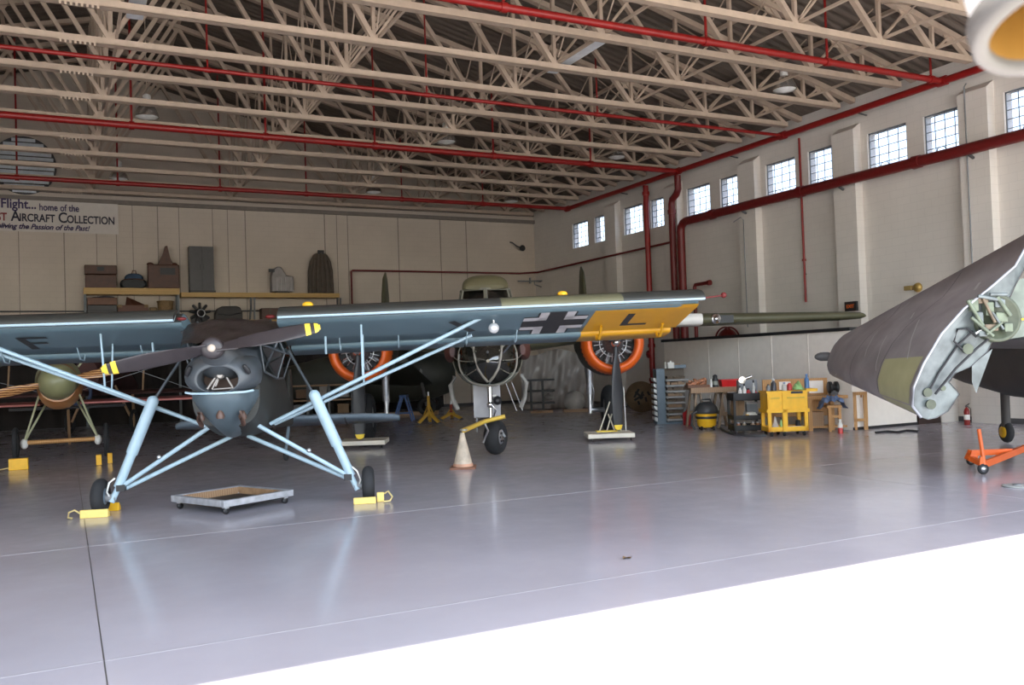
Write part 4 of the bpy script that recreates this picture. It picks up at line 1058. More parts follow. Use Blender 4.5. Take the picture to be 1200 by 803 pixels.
# ================================================================== GREY AIRCRAFT WITH ITS WING FOLDED BACK (right)
m_gw = M('grey_wing', (.255, .23, .228), .42, var=.22, scale=2.6)
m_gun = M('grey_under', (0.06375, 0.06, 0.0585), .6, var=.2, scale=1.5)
m_rib = M('rib_silver', (0.12, 0.14, 0.14), .42, metal=.2, var=.4, scale=5)
m_zinc = M('zinc_green', (0.06, 0.072, 0.044), .5, var=.35, scale=8)
m_patch = M('wing_patch', (.36, .345, .19), .45, var=.07)
AVO = Matrix.Rotation(CAMRZ, 3, 'Z') @ V3((6.0, 11.0, 0))
AV = thing('folded_wing_aircraft', 'weathered grey airplane with its wing folded back along the body, right edge', 'airplane', AVO, CAMRZ)
IR = Matrix.Rotation(-CAMRZ, 3, 'Z')
def AP(px, py, d): return IR @ (at_depth(px, py, d)-AVO)
root = [(1080, 489), (1070, 476), (1071, 454), (1083, 426), (1104, 391), (1130, 362), (1160, 338), (1190, 312), (1216, 266)]
rin = [(1216, 274), (1206, 305), (1190, 336), (1178, 362), (1168, 392), (1158, 412), (1138, 430), (1120, 438), (1113, 448), (1125, 462), (1112, 482), (1098, 490), (1088, 492)]
tipo = [(976, 441), (972, 438), (970, 433), (969, 428), (970, 422), (973, 413), (977, 405), (982, 399), (988, 393)]
R0 = [AP(x, y, 10.0-.12*math.sin(PI*i/8)) for i, (x, y) in enumerate(root)]
T0 = [AP(x, y, 13.2) for x, y in tipo]
I0 = [AP(x, y, 10.03) for x, y in rin]
T1 = [AP(x+3, y, 13.3) for x, y in reversed(tipo)]; T1_ = T1; T1 = []
for i in range(len(I0)):
    f_ = i*(len(T1_)-1)/(len(I0)-1); k0 = min(len(T1_)-2, int(f_)); T1.append(T1_[k0].lerp(T1_[k0+1], f_-k0))
nR = 10
rings_ = []
for j in range(nR+1):
    q = j/nR; bul = .10*math.sin(PI*q)
    rings_.append([a.lerp(c, q) + V3((-bul*math.sin(PI*min(1, i/8)), 0, 0)) for i, (a, c) in enumerate(zip(R0, T0))] + [a.lerp(c, q) for a, c in zip(I0, T1)])
fw = MB().rings(rings_[:], caps=False)
fwo = fw.build('folded_wing', m_gw, AV)
tipc = MB().add(rings_[-1], [tuple(range(len(rings_[-1])))]).build('wing_tip', m_gw, fwo)
# root rib plate, slightly inside the skin edge
rib = [p + V3((0, .02, 0)) for p in rings_[0]]
MB().add(rib, [tuple(range(len(rib)))]).build('root_rib', m_rib, fwo)
def skin(i, q, off=.006):
    """point on the outer skin: i along the section (0 = leading edge), q from root to tip"""
    k0 = int(min(7, math.floor(i))); w = i-k0
    a = R0[k0].lerp(R0[k0+1], w); c = T0[k0].lerp(T0[k0+1], w)
    return a.lerp(c, q) + V3((-.10*math.sin(PI*q)*math.sin(PI*min(1, i/8))-off, -off, 0))
MB().grid(lambda u, v: skin(.15+3.1*v, .03+.27*u), 8, 10).build('bare_patch', m_patch, fwo)
edge = MB().path([p + V3((-.012, -.012, 0)) for p in R0], .016, 8); edge.build('skin_edge', M('edge_silver', (.34, .35, .38), .35, metal=.4), fwo)
scr = M('bare_scratch', (.42, .41, .40), .4)
for i0, i1, q0_, q1_, w in ((3.2, 5.2, .13, .26, .016), (2.6, 4.7, .34, .42, .014), (3.5, 5.5, .5, .57, .014), (7.0, 7.6, .60, .56, .022), (1.2, 1.7, .88, .84, .03), (6.3, 6.8, .1, .13, .04), (5.6, 6.2, .36, .40, .02)):
    MB().grid(lambda u, v: skin(i0+(i1-i0)*v, q0_+(q1_-q0_)*v + (u-.5)*w*.35, .008), 1, 8).build('skin_scratch', scr, fwo)
for qq in (.31, .62):
    MB().grid(lambda u, v: skin(.2+7.6*v, qq+(u-.5)*.004, .007), 1, 16).build('panel_seam', m_dkgrey, fwo)
MB().sphere(AP(966, 418, 13.25), .10, 14, 8, (1.5, .6, .7)).build('tip_lamp', m_gun, fwo)
# fittings on the root rib
b = MB()
for px, py, r in ((1086, 460, .05), (1090, 474, .055), (1133, 409, .06), (1104, 455, .03)): b.lathe([(r, -.03), (r, 0), (r*.6, .0)], 'Y', AP(px, py, 9.99), 18)
b.split('rib_fitting', m_zinc, fwo)
MB().path([AP(1090, 456, 9.97), AP(1100, 437, 9.97), AP(1122, 405, 9.97), AP(1140, 388, 9.97)], .012, 6).path([AP(1096, 462, 9.97), AP(1120, 432, 9.97), AP(1145, 408, 9.97), AP(1160, 396, 9.97)], .014, 6).path([AP(1128, 410, 9.96), AP(1118, 400, 9.93), AP(1122, 386, 9.93), AP(1134, 385, 9.95), AP(1144, 395, 9.96)], .012, 6).split('hydraulic_line', m_rubber, fwo)
MB().tube(AP(1143, 391, 9.9), AP(1155, 383, 9.9), .018, n=8).build('bolt_pin', m_chrome, fwo)
MB().add([AP(1139, 428, 10.05), AP(1163, 409, 10.05), AP(1144, 461, 10.05), AP(1139, 448, 10.05), AP(1139, 428, 10.09), AP(1163, 409, 10.09), AP(1144, 461, 10.09), AP(1139, 448, 10.09)], [(0,1,2,3),(7,6,5,4),(0,4,5,1),(1,5,6,2),(2,6,7,3),(3,7,4,0)]).build('cover_plate', m_rib, fwo)
# hinge machinery between the two wing parts
MB().lathe([(.0, .02), (.20, .02), (.23, -.01), (.255, -.02), (.27, .0), (.27, .12)], 'Y', AP(1169, 373, 9.98), 30, caps=False).build('fold_recess', m_zinc, AV)
m_grime = M('hinge_brown', (.13, .095, .06), .5, var=.4, scale=10); m_hinge = M('hinge_green', (.12, .145, .10), .4, metal=.2, var=.35, scale=9)
for px, py, w, h_, mm in ((1140, 358, 10, 14, m_hinge), (1150, 352, 12, 8, m_grime), (1158, 362, 10, 16, m_hinge), (1146, 372, 9, 12, m_rib), (1170, 356, 12, 9, m_rib), (1172, 372, 14, 12, m_hinge), (1160, 384, 16, 8, m_grime), (1150, 391, 10, 7, m_rib), (1180, 384, 10, 10, m_hinge)):
    c = AP(px, py, 9.92); MB().cbox(c, (w/104., .09, h_/104.), ).build('hinge_block', mm, AV, bevel=.012)
for a, c, r, mm in (((1134, 352), (1152, 382), .022, m_hinge), ((1146, 347), (1174, 352), .02, m_rib), ((1152, 350), (1166, 378), .016, m_grime), ((1138, 372), (1164, 394), .02, m_hinge), ((1168, 348), (1184, 370), .024, m_hinge), ((1163, 366), (1176, 386), .014, m_rib), ((1156, 392), (1174, 378), .018, m_hinge), ((1160, 345), (1180, 345), .02, m_rib)):
    MB().tube(AP(*a, 9.86), AP(*c, 9.86), r, n=10).build('hinge_rod', mm, AV)
# fixed inner wing: silver end, dark underside
e0 = [AP(x, y, 10.15) for x, y in ((1166, 340), (1185, 330), (1215, 322), (1260, 330), (1262, 372), (1215, 392), (1180, 398), (1163, 385), (1172, 365))]
e1 = [AP(x, y, 10.15)+V3((1.6, .3, -.1)) for x, y in ((1166, 340), (1185, 330), (1215, 322), (1260, 330), (1262, 372), (1215, 392), (1180, 398), (1163, 385), (1172, 365))]
MB().rings([e0, e1]).build('inner_wing', M('inner_skin', (.14, .165, .14), .4, metal=.3, var=.35, scale=4), AV)
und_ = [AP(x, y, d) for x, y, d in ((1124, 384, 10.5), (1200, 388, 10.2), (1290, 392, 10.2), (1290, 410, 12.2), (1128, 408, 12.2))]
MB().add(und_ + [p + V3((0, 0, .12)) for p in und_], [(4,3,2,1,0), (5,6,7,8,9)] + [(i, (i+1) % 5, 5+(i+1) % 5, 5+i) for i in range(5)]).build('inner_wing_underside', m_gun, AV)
MB().tube(AP(1172, 376, 10.1), AP(1230, 372, 10.1), .012, n=8).build('yellow_pipe', m_yellow, AV)
# body, dark and mostly out of the picture
def fl(y): return 8.85 - (y-16)*.02
fz = [(9., 1.55, .75, .95, .75), (12, 1.55, .75, .95, .75), (14, 1.5, .68, .9, .70), (15.5, 1.42, .58, .75, .58), (17, 1.45, .42, .6, .42), (18.5, 1.5, .2, .4, .2)]
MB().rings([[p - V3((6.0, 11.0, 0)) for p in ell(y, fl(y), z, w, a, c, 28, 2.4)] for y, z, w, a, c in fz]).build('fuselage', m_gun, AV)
wp = IR @ (at_z(1180, 519)-AVO)
MB().tube((wp.x, wp.y, .2), (wp.x-.05, wp.y-.1, .98), .075, n=12).build('tail_leg', m_gun, AV)
wl = MB().torus((wp.x, wp.y, .195), .13, .065, 'X', 26, 12).build('tail_wheel', m_rubber, AV)
MB().lathe([(.01, -.05), (.10, -.05), (.11, 0), (.10, .05), (.01, .05)], 'X', (wp.x-.03, wp.y, .195), 18).build('wheel_hub', m_yellow, wl)
for s in (-1, 1): MB().rings([[p - V3((6.0, 11.0, 0)) for p in [V3((fl(17)+s*x, 16.6+o+c*t, 1.75+h)) for t, h in ((0,0),(.2,.05),(.7,.04),(1,0),(.7,-.04),(.2,-.05))]] for x, c, o in ((.2, 1.5, 0), (1.6, 1.1, .3), (2.0, .6, .6))]).build('tailplane', m_gun, AV)
# main leg under the inner wing keeps the nose up
MB().tube((3.2, -.2, .5), (3.0, -.1, 1.5), .07, n=12).build('main_leg', m_gun, AV)
MB().torus((3.2, -.2, .36), .25, .11, 'X', 30, 12).build('main_wheel', m_rubber, AV)

# orange tow dolly for that tail wheel
t0 = at_z(1152, 556)
OD = thing('tow_dolly', 'orange tow dolly with an upright handle near the right edge', 'tow dolly', t0, CAMRZ)
def OP(px, py, d): return IR @ (at_depth(px, py, d)-t0)
d0 = depth(t0)
MB().bar(OP(1137, 531, d0+.35), OP(1185, 529, d0+.75), .05, .08).build('cross_arm', m_orange, OD)
MB().bar(OP(1154, 544, d0), OP(1204, 524, d0+1.2), .05, .09).build('side_arm', m_orange, OD)
MB().bar(OP(1135, 536, d0+.3), OP(1154, 545, d0), .06, .07).bar(OP(1134, 534, d0+.3), OP(1142, 538, d0+.3), .12, .10).build('front_arm', m_orange, OD)
MB().tube(OP(1153.5, 545, d0), OP(1147, 503, d0+.1), .026, n=10).build('handle', m_orange, OD)
MB().lathe([(.06, -.05), (.06, .05)], 'Z', OP(1178, 533, d0+.8), 12).build('pivot', m_orange, OD)
for (px, py, dd, sc_) in ((1152, 550, d0, 1.), (1137, 524, d0+1.0, .9)):
    c = OP(px, py, dd); c.z = .075*sc_
    w = MB().torus(c, .05*sc_, .026*sc_, 'Y', 22, 10).build('caster_wheel', m_rubber, OD)
    MB().lathe([(.01, -.03), (.045, -.02), (.045, .02), (.01, .03)], 'Y', c, 14).build('wheel_hub', m_steel, w)
    MB().bar(c + V3((-.03, 0, .03)), c + V3((-.01, 0, .16)), .05, .03).build('caster_fork', m_orange, OD)

# white pipe end hanging close overhead, top right
pc = at_depth(1247, 28, 1.2)
t = thing('pipe_end', 'white open pipe end with a yellow inside hanging close overhead, top right corner', 'pipe', pc, CAMRZ)
mt = Matrix.Rotation(math.radians(-19), 4, 'X') @ Matrix.Rotation(math.radians(-2), 4, 'Y')
R_ = .110
def lat(prof, nm, mm, par):
    b = MB(); b.lathe(prof, 'Z', (0,0,0), 40, caps=False); b.v = [mt @ p for p in b.v]
    return b.build(nm, mm, par)
o = lat([(R_*.97, .02), (R_*.94, .06), (R_*.94, 1.2)], 'pipe_wall', m_white, t)
lat([(R_*.83, .008), (R_*.83, .5)], 'pipe_lining', M('lining_yellow', (.33, .17, .03), .6), t)
lat([(R_*.825, .012), (R_*.835, .002), (R_*.86, -.002), (R_*1.0, -.002), (R_*1.03, .004), (R_*1.035, .035), (R_*.95, .04)], 'pipe_rim', M('rim_grey', (0.132, 0.123, 0.114), .6), t)
tt = mt @ V3((0, 0, 1.2))
MB().path([tt + V3((0,0,-.05)), tt + V3((0, 0, .12)), tt + V3((.1, 0, .2)), tt + V3((2.0, -.2, .2)), tt + V3((2.1, -.2, .1)), V3((tt.x+2.1, tt.y-.2, -pc.z))], .05, 10).build('support_pipe', m_white, t)

# ================================================================== SHELVES AND STORED THINGS ON THE BACK WALL
SY = YB-.62                              # front edge of the shelves
def bp(px, py, y=None): return at_y(px, py, SY if y is None else y)
ppm = FPX/depth(bp(200, 340))            # pixels per metre there
m_shmetal = M('shelf_post', (.12, .13, .14), .5)
a, c = bp(98, 341), bp(210.5, 342)
z1 = (a.z+c.z)/2; zlow = bp(150, 375).z
t = thing('shelf_unit', 'tall shelf bay with yellow front boards at the left, holding trunks', 'shelf', (a.x, SY, 0))
w = c.x-a.x
MB().box((0, 0, z1-.11), (w, .55, z1+.12)).build('shelf_board', m_shelf, t)
MB().box((0, 0, zlow-.2), (w, .55, zlow)).build('shelf_board', m_shelf, t)
for x in (0, w-.09):
    for y in (0, .47): MB().box((x, y, 0), (x+.08, y+.08, z1-.11)).build('post', m_shmetal, t)
ZS1 = z1+.12; ZSL = zlow
a, c = bp(212.5, 345), bp(398, 347.5)
z2 = (a.z+c.z)/2+.02
t = thing('long_shelf', 'long single wooden shelf right of the tall shelf bay', 'shelf', (a.x, SY, 0))
w = c.x-a.x
MB().box((0, 0, z2-.09), (w, .55, z2+.08)).build('shelf_board', m_shelf, t)
for q in (.42, .985):
    MB().path([(w*q, .02, z2-.1), (w*q, .05, z2-.5), (w*q, .3, z2-.9), (w*q, .52, z2-1.1)], .035, 8).bar((w*q+.15, .1, z2-.1), (w*q+.12, .1, z2-1.3), .06, .04).build('bracket', m_shmetal, t)
MB().box((w*.21, .05, zlow-.22), (w, .55, zlow-.02)).build('shelf_board', m_shelf, t)
for q in (.23, .5, .97): MB().box((w*q-.04, .45, 0), (w*q+.04, .55, zlow-.2)).build('post', m_shmetal, t)
ZS2 = z2+.08
m_leather = M('leather_brown', (0.0765, 0.0261, 0.0126), .5, var=.22, scale=6)
m_leather2 = M('leather_orange', (0.147, 0.0525, 0.01837), .5, var=.2, scale=6)
m_tan = M('wicker_tan', (0.225, 0.1425, 0.06375), .7, var=.25, scale=14, bump=.4, bscale=40)
m_bronze = M('dark_bronze', (0.07, 0.049, 0.0315), .5, var=.25, scale=5)
def item(name, label, cat, px0, px1, ztop_px, zbase, group=None):
    """thing standing on a shelf: returns its empty, width, height"""
    a, c = bp(px0, ztop_px), bp(px1, ztop_px)
    t = thing(name, label, cat, ((a.x+c.x)/2, SY+.10, zbase+.005), 0, group)
    return t, c.x-a.x, (a.z+c.z)/2-zbase
t, w, h = item('trunk', 'square brown trunk with a dark clasp on the top left shelf', 'trunk', 99.5, 136.5, 310.5, ZS1, 'stored cases')
MB().box((-w/2, 0, 0), (w/2, .42, h*.58)).build('body', m_leather, t, bevel=.02)
MB().box((-w/2-.015, -.015, h*.60), (w/2+.015, .43, h)).build('lid', m_leather, t, bevel=.02)
MB().box((-.12, -.05, h*.74), (.1, -.015, h*.92)).build('clasp', m_black, t)
t, w, h = item('duffel_bag', 'black bag with a blue top between the two brown cases', 'bag', 141, 172, 319, ZS1)
MB().rings([ell(.0+y, 0, h*.30, w/2*q, h*.30*q, h*.30, 24, 3) for y, q in ((0, .85), (.05, 1), (.35, 1), (.4, .85))]).build('body', M('bag_black', (.018, .022, .024), .6, var=.3), t)
MB().rings([ell(.02+y, .02, h*.62, w*.36*q, h*.33*q, h*.15, 24, 2.4) for y, q in ((0, .8), (.08, 1), (.3, 1), (.36, .8))]).build('bundle', M('cloth_blue', (.018, .05, .10), .7, var=.3), t)
MB().path([(-w*.4, -.02, h*.5), (-w*.2, -.04, h*.57), (w*.2, -.04, h*.57), (w*.4, -.02, h*.5)], .02, 6).path([(-.05, .1, h*.9), (-.02, .1, h*1.12), (.08, .1, h*1.12), (.1, .1, h*.9)], .02, 6).split('strap', m_leather, t)
t, w, h = item('travel_case', 'brown open case with a tall pointed flap standing up', 'case', 173.5, 210.5, 308.5, ZS1, 'stored cases')
MB().box((-w/2, 0, 0), (w/2, .42, h*.95)).build('body', m_leather, t, bevel=.03)
zf = bp(197, 287).z-ZS1
MB().prism([(-w*.22, h*.9), (w*.36, h*.9), (w*.22, zf*.72), (w*.14, zf), (w*.06, zf*.98), (-.02, zf*.8)], .1, .16, 'XZ').build('flap', m_leather, t, bevel=.01)
MB().box((-w*.12, -.02, h*.55), (w*.36, 0, h*.82)).build('pocket', m_black, t)
MB().sphere((-w*.42, .1, h*.97), .12, 12, 8, (1, 1, .6)).sphere((w*.36, .1, h*.98), .10, 12, 8, (1, 1, .6)).split('corner', m_leather, t)
t, w, h = item('steel_cabinet', 'tall grey double door cabinet standing on the long shelf', 'cabinet', 222, 250.5, 288.5, ZS2)
MB().box((-w/2, .02, .08), (w/2, .45, h)).build('body', M('cabinet_grey', (0.0598, 0.0572, 0.05824), .45), t)
for s in (-1, 1): 
    d = MB().box((min(s*w/2, s*.012), 0, .10), (max(s*w/2, s*.012), .02, h-.02)).build('door', M('cabinet_grey', (0.0598, 0.0572, 0.05824), .45), t)
    MB().box((s*.06-.012, -.02, h*.5), (s*.06+.012, 0, h*.6)).build('handle', m_black, d)
MB().box((-w/2, .02, 0), (w/2+.05, .45, .08)).build('plinth', m_black, t)
t, w, h = item('metal_hood', 'pale dented metal hood with a sloping top on the long shelf', 'metal hood', 319, 345, 323, ZS2)
hh = bp(328, 312).z-ZS2
m_tin = M('dull_tin', (0.195, 0.1762, 0.1725), .4, metal=.3, var=.2, scale=4)
MB().prism([(-w/2, .05), (w/2, .05), (w/2, h*.98), (w*.18, h*1.02), (-w*.05, hh*.98), (-w*.22, hh), (-w*.42, hh*.88), (-w/2, h*.92)], .02, .42, 'XZ').build('shell', m_tin, t, bevel=.03)
b = MB()
for x in (-.28, -.10, .10, .34): b.box((w*x, -.0, .1), (w*x+.03, .02, h*.9))
b.split('rib', M('tin_light', (.34, .32, .31), .4, metal=.3), t)
MB().box((-w/2-.10, .0, hh*.78), (-w/2+.12, .06, hh*.9)).build('hinge', m_black, t)
MB().box((-w*.3, .03, 0), (w*.3, .35, .05)).build('foot', m_black, t)
t, w, h = item('ribbed_shell', 'dark bronze ribbed arch leaning upright at the right end of the long shelf', 'aircraft part', 362, 392, 294.5, ZS2)
out = [(-w/2, 0), (w/2, 0), (w*.47, h*.55), (w*.40, h*.78), (w*.25, h*.94), (.0, h), (-w*.25, h*.94), (-w*.40, h*.78), (-w*.47, h*.55)]
MB().prism(out, .06, .3, 'XZ').build('shell', m_bronze, t, bevel=.04)
b = MB()
for x, k0 in ((-.34, .8), (-.17, .93), (0, .97), (.17, .93), (.34, .8)): b.path([(w*x*1.1, .04, .02), (w*x*1.05, .03, h*.5), (w*x*.8, .04, h*k0)], .05, 8)
b.split('rib', m_bronze, t)
MB().box((-.12, .02, h*.94), (.12, .1, h*1.03)).build('clip', m_black, t)
# lower shelf
t, w, h = item('wooden_crate', 'orange brown crate on top of a dark chest, lower left shelf', 'crate', 102.5, 137.5, 348.5, ZSL+.62)
hb = bp(120, 357).z
t.location.z = hb; h = bp(120, 348.5).z-hb
MB().box((-w/2, 0, 0), (w/2, .42, h)).build('body', m_leather2, t, bevel=.01)
MB().sphere((.12, .2, h), .16, 14, 8, (2., .9, .45)).sphere((-.2, .2, h), .08, 10, 6, (2, 1, .5)).build('cloth', M('cloth_navy', (.02, .03, .05), .8), t)
t, w, h = item('chest', 'dark grey chest under the orange brown crate', 'chest', 102.5, 137, 357.3, ZSL)
MB().box((-w/2, 0, 0), (w/2, .43, h-.005)).build('body', M('chest_dark', (.05, .045, .045), .5), t, bevel=.02)
MB().box((-w/2-.01, -.012, h*.62), (w/2+.01, 0, h*.68)).build('lid_seam', m_black, t)
t, w, h = item('open_box', 'red brown open box with pale corners and a cloth tip poking out', 'box', 138.5, 174, 357.5, ZSL)
MB().box((-w/2, 0, 0), (w/2, .42, h)).build('body', M('box_redbrown', (0.117, 0.04144, 0.02194), .55), t, bevel=.01)
MB().add([(-.25, .2, h), (-.2, .2, h+.32), (.25, .2, h+.1), (.45, .2, h), (0, .4, h), (0, .05, h)], [(0,1,5), (1,2,5), (2,3,5), (0,4,1), (1,4,2), (2,4,3)]).build('cloth_tip', m_leather, t)
for sx in (-1, 1): MB().box((sx*(w/2-.07)-.07, -.012, h-.09), (sx*(w/2-.07)+.07, 0, h+.01)).split('corner', m_tan, t)
t, w, h = item('wicker_basket', 'tan round basket at the right of the lower left shelf', 'basket', 185, 204, 352.5, ZSL+.08)
t.location.z = ZSL+.005
h += .08
MB().lathe([(w*.44, 0), (w*.47, h*.5), (w/2, h*.96), (w*.48, h), (w*.44, h*.95), (w*.4, h*.8)], 'Z', (0, .19, 0), 24).build('body', m_tan, t)
MB().torus((0, .19, h*.97), w*.49, .03, 'Z', 28, 8).build('rim', m_tan, t)
t, w, h = item('canvas_roll', 'small tan canvas roll in front of the round basket', 'canvas roll', 175, 184.5, 360, ZSL)
t.location.y -= .0
MB().lathe([(.02, -w/2), (h/2*.9, -w/2), (h/2, -w/2+.05), (h/2, w/2-.05), (h/2*.9, w/2), (.02, w/2)], 'X', (0, .05, h/2), 18).build('roll', M('canvas_tan', (.30, .21, .11), .8, var=.2), t)
MB().torus((-.1, .05, h/2), h/2-.006, .008, 'X', 18, 6).split('strap', m_leather, t)
# small radial engine
cE = bp(235, 366.5)
t = thing('radial_engine', 'black bare radial engine below the long shelf', 'engine', (cE.x, SY, cE.z), 0)
rE = 12.5/ppm
for k2 in range(9):
    b = MB(); a_ = 2*PI*k2/9+.17
    for j in range(5): 
        r0 = rE*(.45+.1*j); b.tube((r0*math.cos(a_), .18, r0*math.sin(a_)), ((r0+rE*.05)*math.cos(a_), .18, (r0+rE*.05)*math.sin(a_)), rE*.16, n=10)
    b.tube((rE*.3*math.cos(a_), .18, rE*.3*math.sin(a_)), (rE*math.cos(a_), .18, rE*math.sin(a_)), rE*.11, n=8)
    b.build('cylinder', m_black, t)
MB().lathe([(.0, -.12), (rE*.12, -.1), (rE*.3, .0), (rE*.42, .1), (rE*.42, .35)], 'Y', (0, .0, 0), 20).build('crankcase', m_black, t)
MB().torus((.02, -.02, -.02), rE*.34, .018, 'Y', 20, 6).build('ring', m_steel, t)
MB().box((-.3, .3, -rE*.95), (.3, .4, -rE*.3)).build('stand', m_black, t)
t, w, h = item('travel_chest', 'dark domed bundle on the lower shelf right of the engine', 'trunk', 252.5, 285, 358.5, ZSL-.02)
MB().prism([(-w/2, 0), (w/2, 0), (w*.49, h*.6), (w*.40, h*.92), (w*.27, h*1.0), (-w*.25, h*.98), (-w*.42, h*.8), (-w*.49, h*.5)], 0, .42, 'XZ').build('body', M('bundle_dark', (0.035, 0.0294, 0.0266), .6, var=.3, scale=3), t, bevel=.04)
MB().path([(-w*.4, -.02, h*.45), (0, -.03, h*.3), (w*.42, -.02, h*.5)], .02, 6).split('strap', m_black, t)
t, w, h = item('wooden_chest', 'long brown chest on the lower shelf at the right', 'chest', 307, 352, 361, ZSL-.02)
MB().box((-w/2, 0, 0), (w/2, .42, h)).build('body', m_leather, t, bevel=.02)
MB().box((-w*.3, -.015, 0), (-w*.26, 0, h)).box((w*.22, -.015, 0), (w*.26, 0, h)).split('band', m_bronze, t)

# ------------------------------------------------------------------ wall fittings
p = at_x(998, 359, XR-.30); s = depth(p)/FPX
t = thing('exit_sign', 'small black sign with orange lettering on the pilaster beside the folded wing', 'sign', (XR-.30, p.y, p.z), 0)
MB().box((-.05, -5.0*s*1.7, -5.5*s), (.03, 5.0*s*1.7, 5.5*s)).build('sign_box', m_black, t)
m_ex = M('sign_orange', (.8, .16, .03), .5)
o = letter('EXIT', 5.5*s, m_ex, t, 'lettering', 0, 'CENTER', .002); o.rotation_euler = (PI/2, 0, -PI/2); o.location = (-.055, 0, -1.9*s)
p = at_x(1075, 337, XR-.05); s = depth(p)/FPX
t = thing('brass_bell', 'small brass yellow fitting on the right wall just above the folded wing', 'wall fitting', (XR-.02, p.y, p.z), 0)
MB().lathe([(.02, -.09), (.07, -.085), (.11, -.05), (.12, 0)], 'X', (0, 0, 0), 20).build('gong', M('brass', (.5, .33, .10), .35, metal=.5), t)
MB().box((-.10, .14, -.05), (0, .34, .06)).build('housing', M('brass_dark', (.35, .24, .09), .5), t)
p = at_x(850, 397, XR-.3)
t = thing('hose_reel', 'red hose reel on the right wall just above the white office box', 'hose reel', (XR-.02, p.y, p.z-.12), 0)
for x in (-.30, -.10): MB().torus((x, 0, 0), .48, .025, 'X', 32, 8).build('reel_rim', m_darkred, t)
MB().lathe([(.30, -.28), (.42, -.26), (.42, -.12), (.30, -.10)], 'X', (0,0,0), 28).build('hose', m_darkred, t)
MB().bar((-.2, 0, 0), (0, 0, 0), .06, .06).build('reel_bracket', m_dkgrey, t)
p = at_y(609, 290, YB-.25)
t = thing('mounted_floodlight', 'small dark floodlight on a bent arm, back wall near the corner', 'floodlight', (p.x, YB-.01, p.z), 0)
MB().path([(-.35, -.02, .25), (-.33, -.2, .2), (-.15, -.25, .05), (.02, -.3, -.02)], .03, 8).build('arm', m_dkgrey, t)
MB().lathe([(.03, .1), (.10, .04), (.14, -.08), (.13, -.1)], 'Y', (.06, -.32, -.05), 16).build('lamp_head', m_black, t)
p = at_y(627, 325, YB-.5)
t = thing('corner_pipework', 'cluster of small grey pipes in the back right corner', 'pipework', (XR-.3, YB-.6, p.z-.15), 0)
MB().path([(-.9, 0, -.05), (-.3, -.1, -.05), (.0, -.1, -.03), (.24, -.1, -.03)], .035, 8).path([(-.15, -.1, -.05), (-.12, -.1, -.2), (.2, -.1, -.3)], .025, 8).tube((-.35, -.1, -.15), (-.35, -.1, .1), .05, n=10).build('pipe_run', m_grey, t)
MB().bar((-.3, -.1, -.05), (.29, .1, -.05), .03, .03).build('pipe_bracket', m_dkgrey, t)

# ================================================================== WORKSHOP CORNER IN FRONT OF THE OFFICE BOX
def spot(px, py): 
    p = at_z(px, py); return p, FPX/depth(p)       # floor point, pixels per metre
def place(name, label, cat, px, py, group=None, rz=CAMRZ):
    p, k2 = spot(px, py); return thing(name, label, cat, p, rz, group), k2
# bin rack: blue-grey upright with sloping trays on both sides
t, k_ = place('tray_rack', 'blue grey rack of sloping pale trays at the left end of the workshop corner', 'rack', 791, 496.5)
X = lambda px: (px-791)/k_
H = lambda py, x=791, base=496.5: (base-py)/k_
MB().box((X(771.5), 0, .04), (X(781), .55, H(432))).build('upright', m_bluegrey, t)
MB().box((X(770), -.02, 0), (X(810), .55, .05)).build('rack_base', m_bluegrey, t)
MB().box((X(781), .42, .05), (X(807.5), .55, H(432))).build('back_panel', M('rack_back', (.14, .11, .085), .7), t)
m_tray = M('tray_pale', (.72, .72, .71), .5)
for i in range(8):
    zt_ = H(443.5+6.6*i)
    x1 = X(807 if i < 2 else 803 if i < 5 else 800)
    g = MB().add([(X(781), -.22, zt_-.02), (x1, -.22, zt_-.02), (x1, -.16, zt_-.07), (X(781), -.16, zt_-.07), (X(781), .42, zt_+.02), (x1, .42, zt_+.02)], [(0,1,2,3), (3,2,5,4)]); g.build('tray', m_tray, t)
    MB().add([(X(781), -.0, zt_-.015), (X(781)+.03, -.24, zt_-.0), (X(781)+.03, -.22, zt_-.09), (X(781), -.0, zt_-.06)], [(0,1,2,3), (3,2,1,0)]).build('tray_end', m_tray, t)
    MB().prism([(X(771.5), zt_+.01), (X(768), zt_+.03), (X(768.2), zt_-.05), (X(771.5), zt_-.10)], .05, .5, 'XZ').build('side_tray', m_tray, t)
    b = MB(); rr = random.Random(i)
    for j in range(5): 
        xx = X(783)+(x1-X(783)-.06)*j/5; b.box((xx, -.1, zt_-.02), (xx+.06+.05*rr.random(), .2, zt_+.03+.04*rr.random()))
    b.split('tray_content', m_wood2 if i % 2 else M('parts_brown', (.13, .09, .06), .7, var=.4, scale=20), t)
zt_ = H(432)
def on(name, label, cat, base, px, z, kk, group=None, y=0.2):
    p = base.location + Matrix.Rotation(CAMRZ, 3, 'Z') @ V3((px, y, z)); return thing(name, label, cat, p, CAMRZ, group)
t2 = on('plastic_jug', 'white jug standing on top of the tray rack', 'jug', t, X(790), zt_+.0, k_)
MB().box((-.09, -.08, 0), (.09, .08, .17)).build('body', m_white, t2, bevel=.02); MB().lathe([(.03, .17), (.03, .21)], 'Z', (.0, 0, 0), 12).build('cap', m_white, t2)
t2 = on('spray_can', 'narrow pale can left of the white jug on the tray rack', 'can', t, X(783.5), zt_+.0, k_)
MB().lathe([(.035, 0), (.035, .15), (.02, .17), (.02, .19)], 'Z', (0,0,0), 14).build('body', M('can_pale', (.55, .52, .46), .4), t2)
t2 = on('parts_carton', 'low blue grey carton on top of the tray rack', 'box', t, X(801.5), zt_+.003, k_, y=.36)
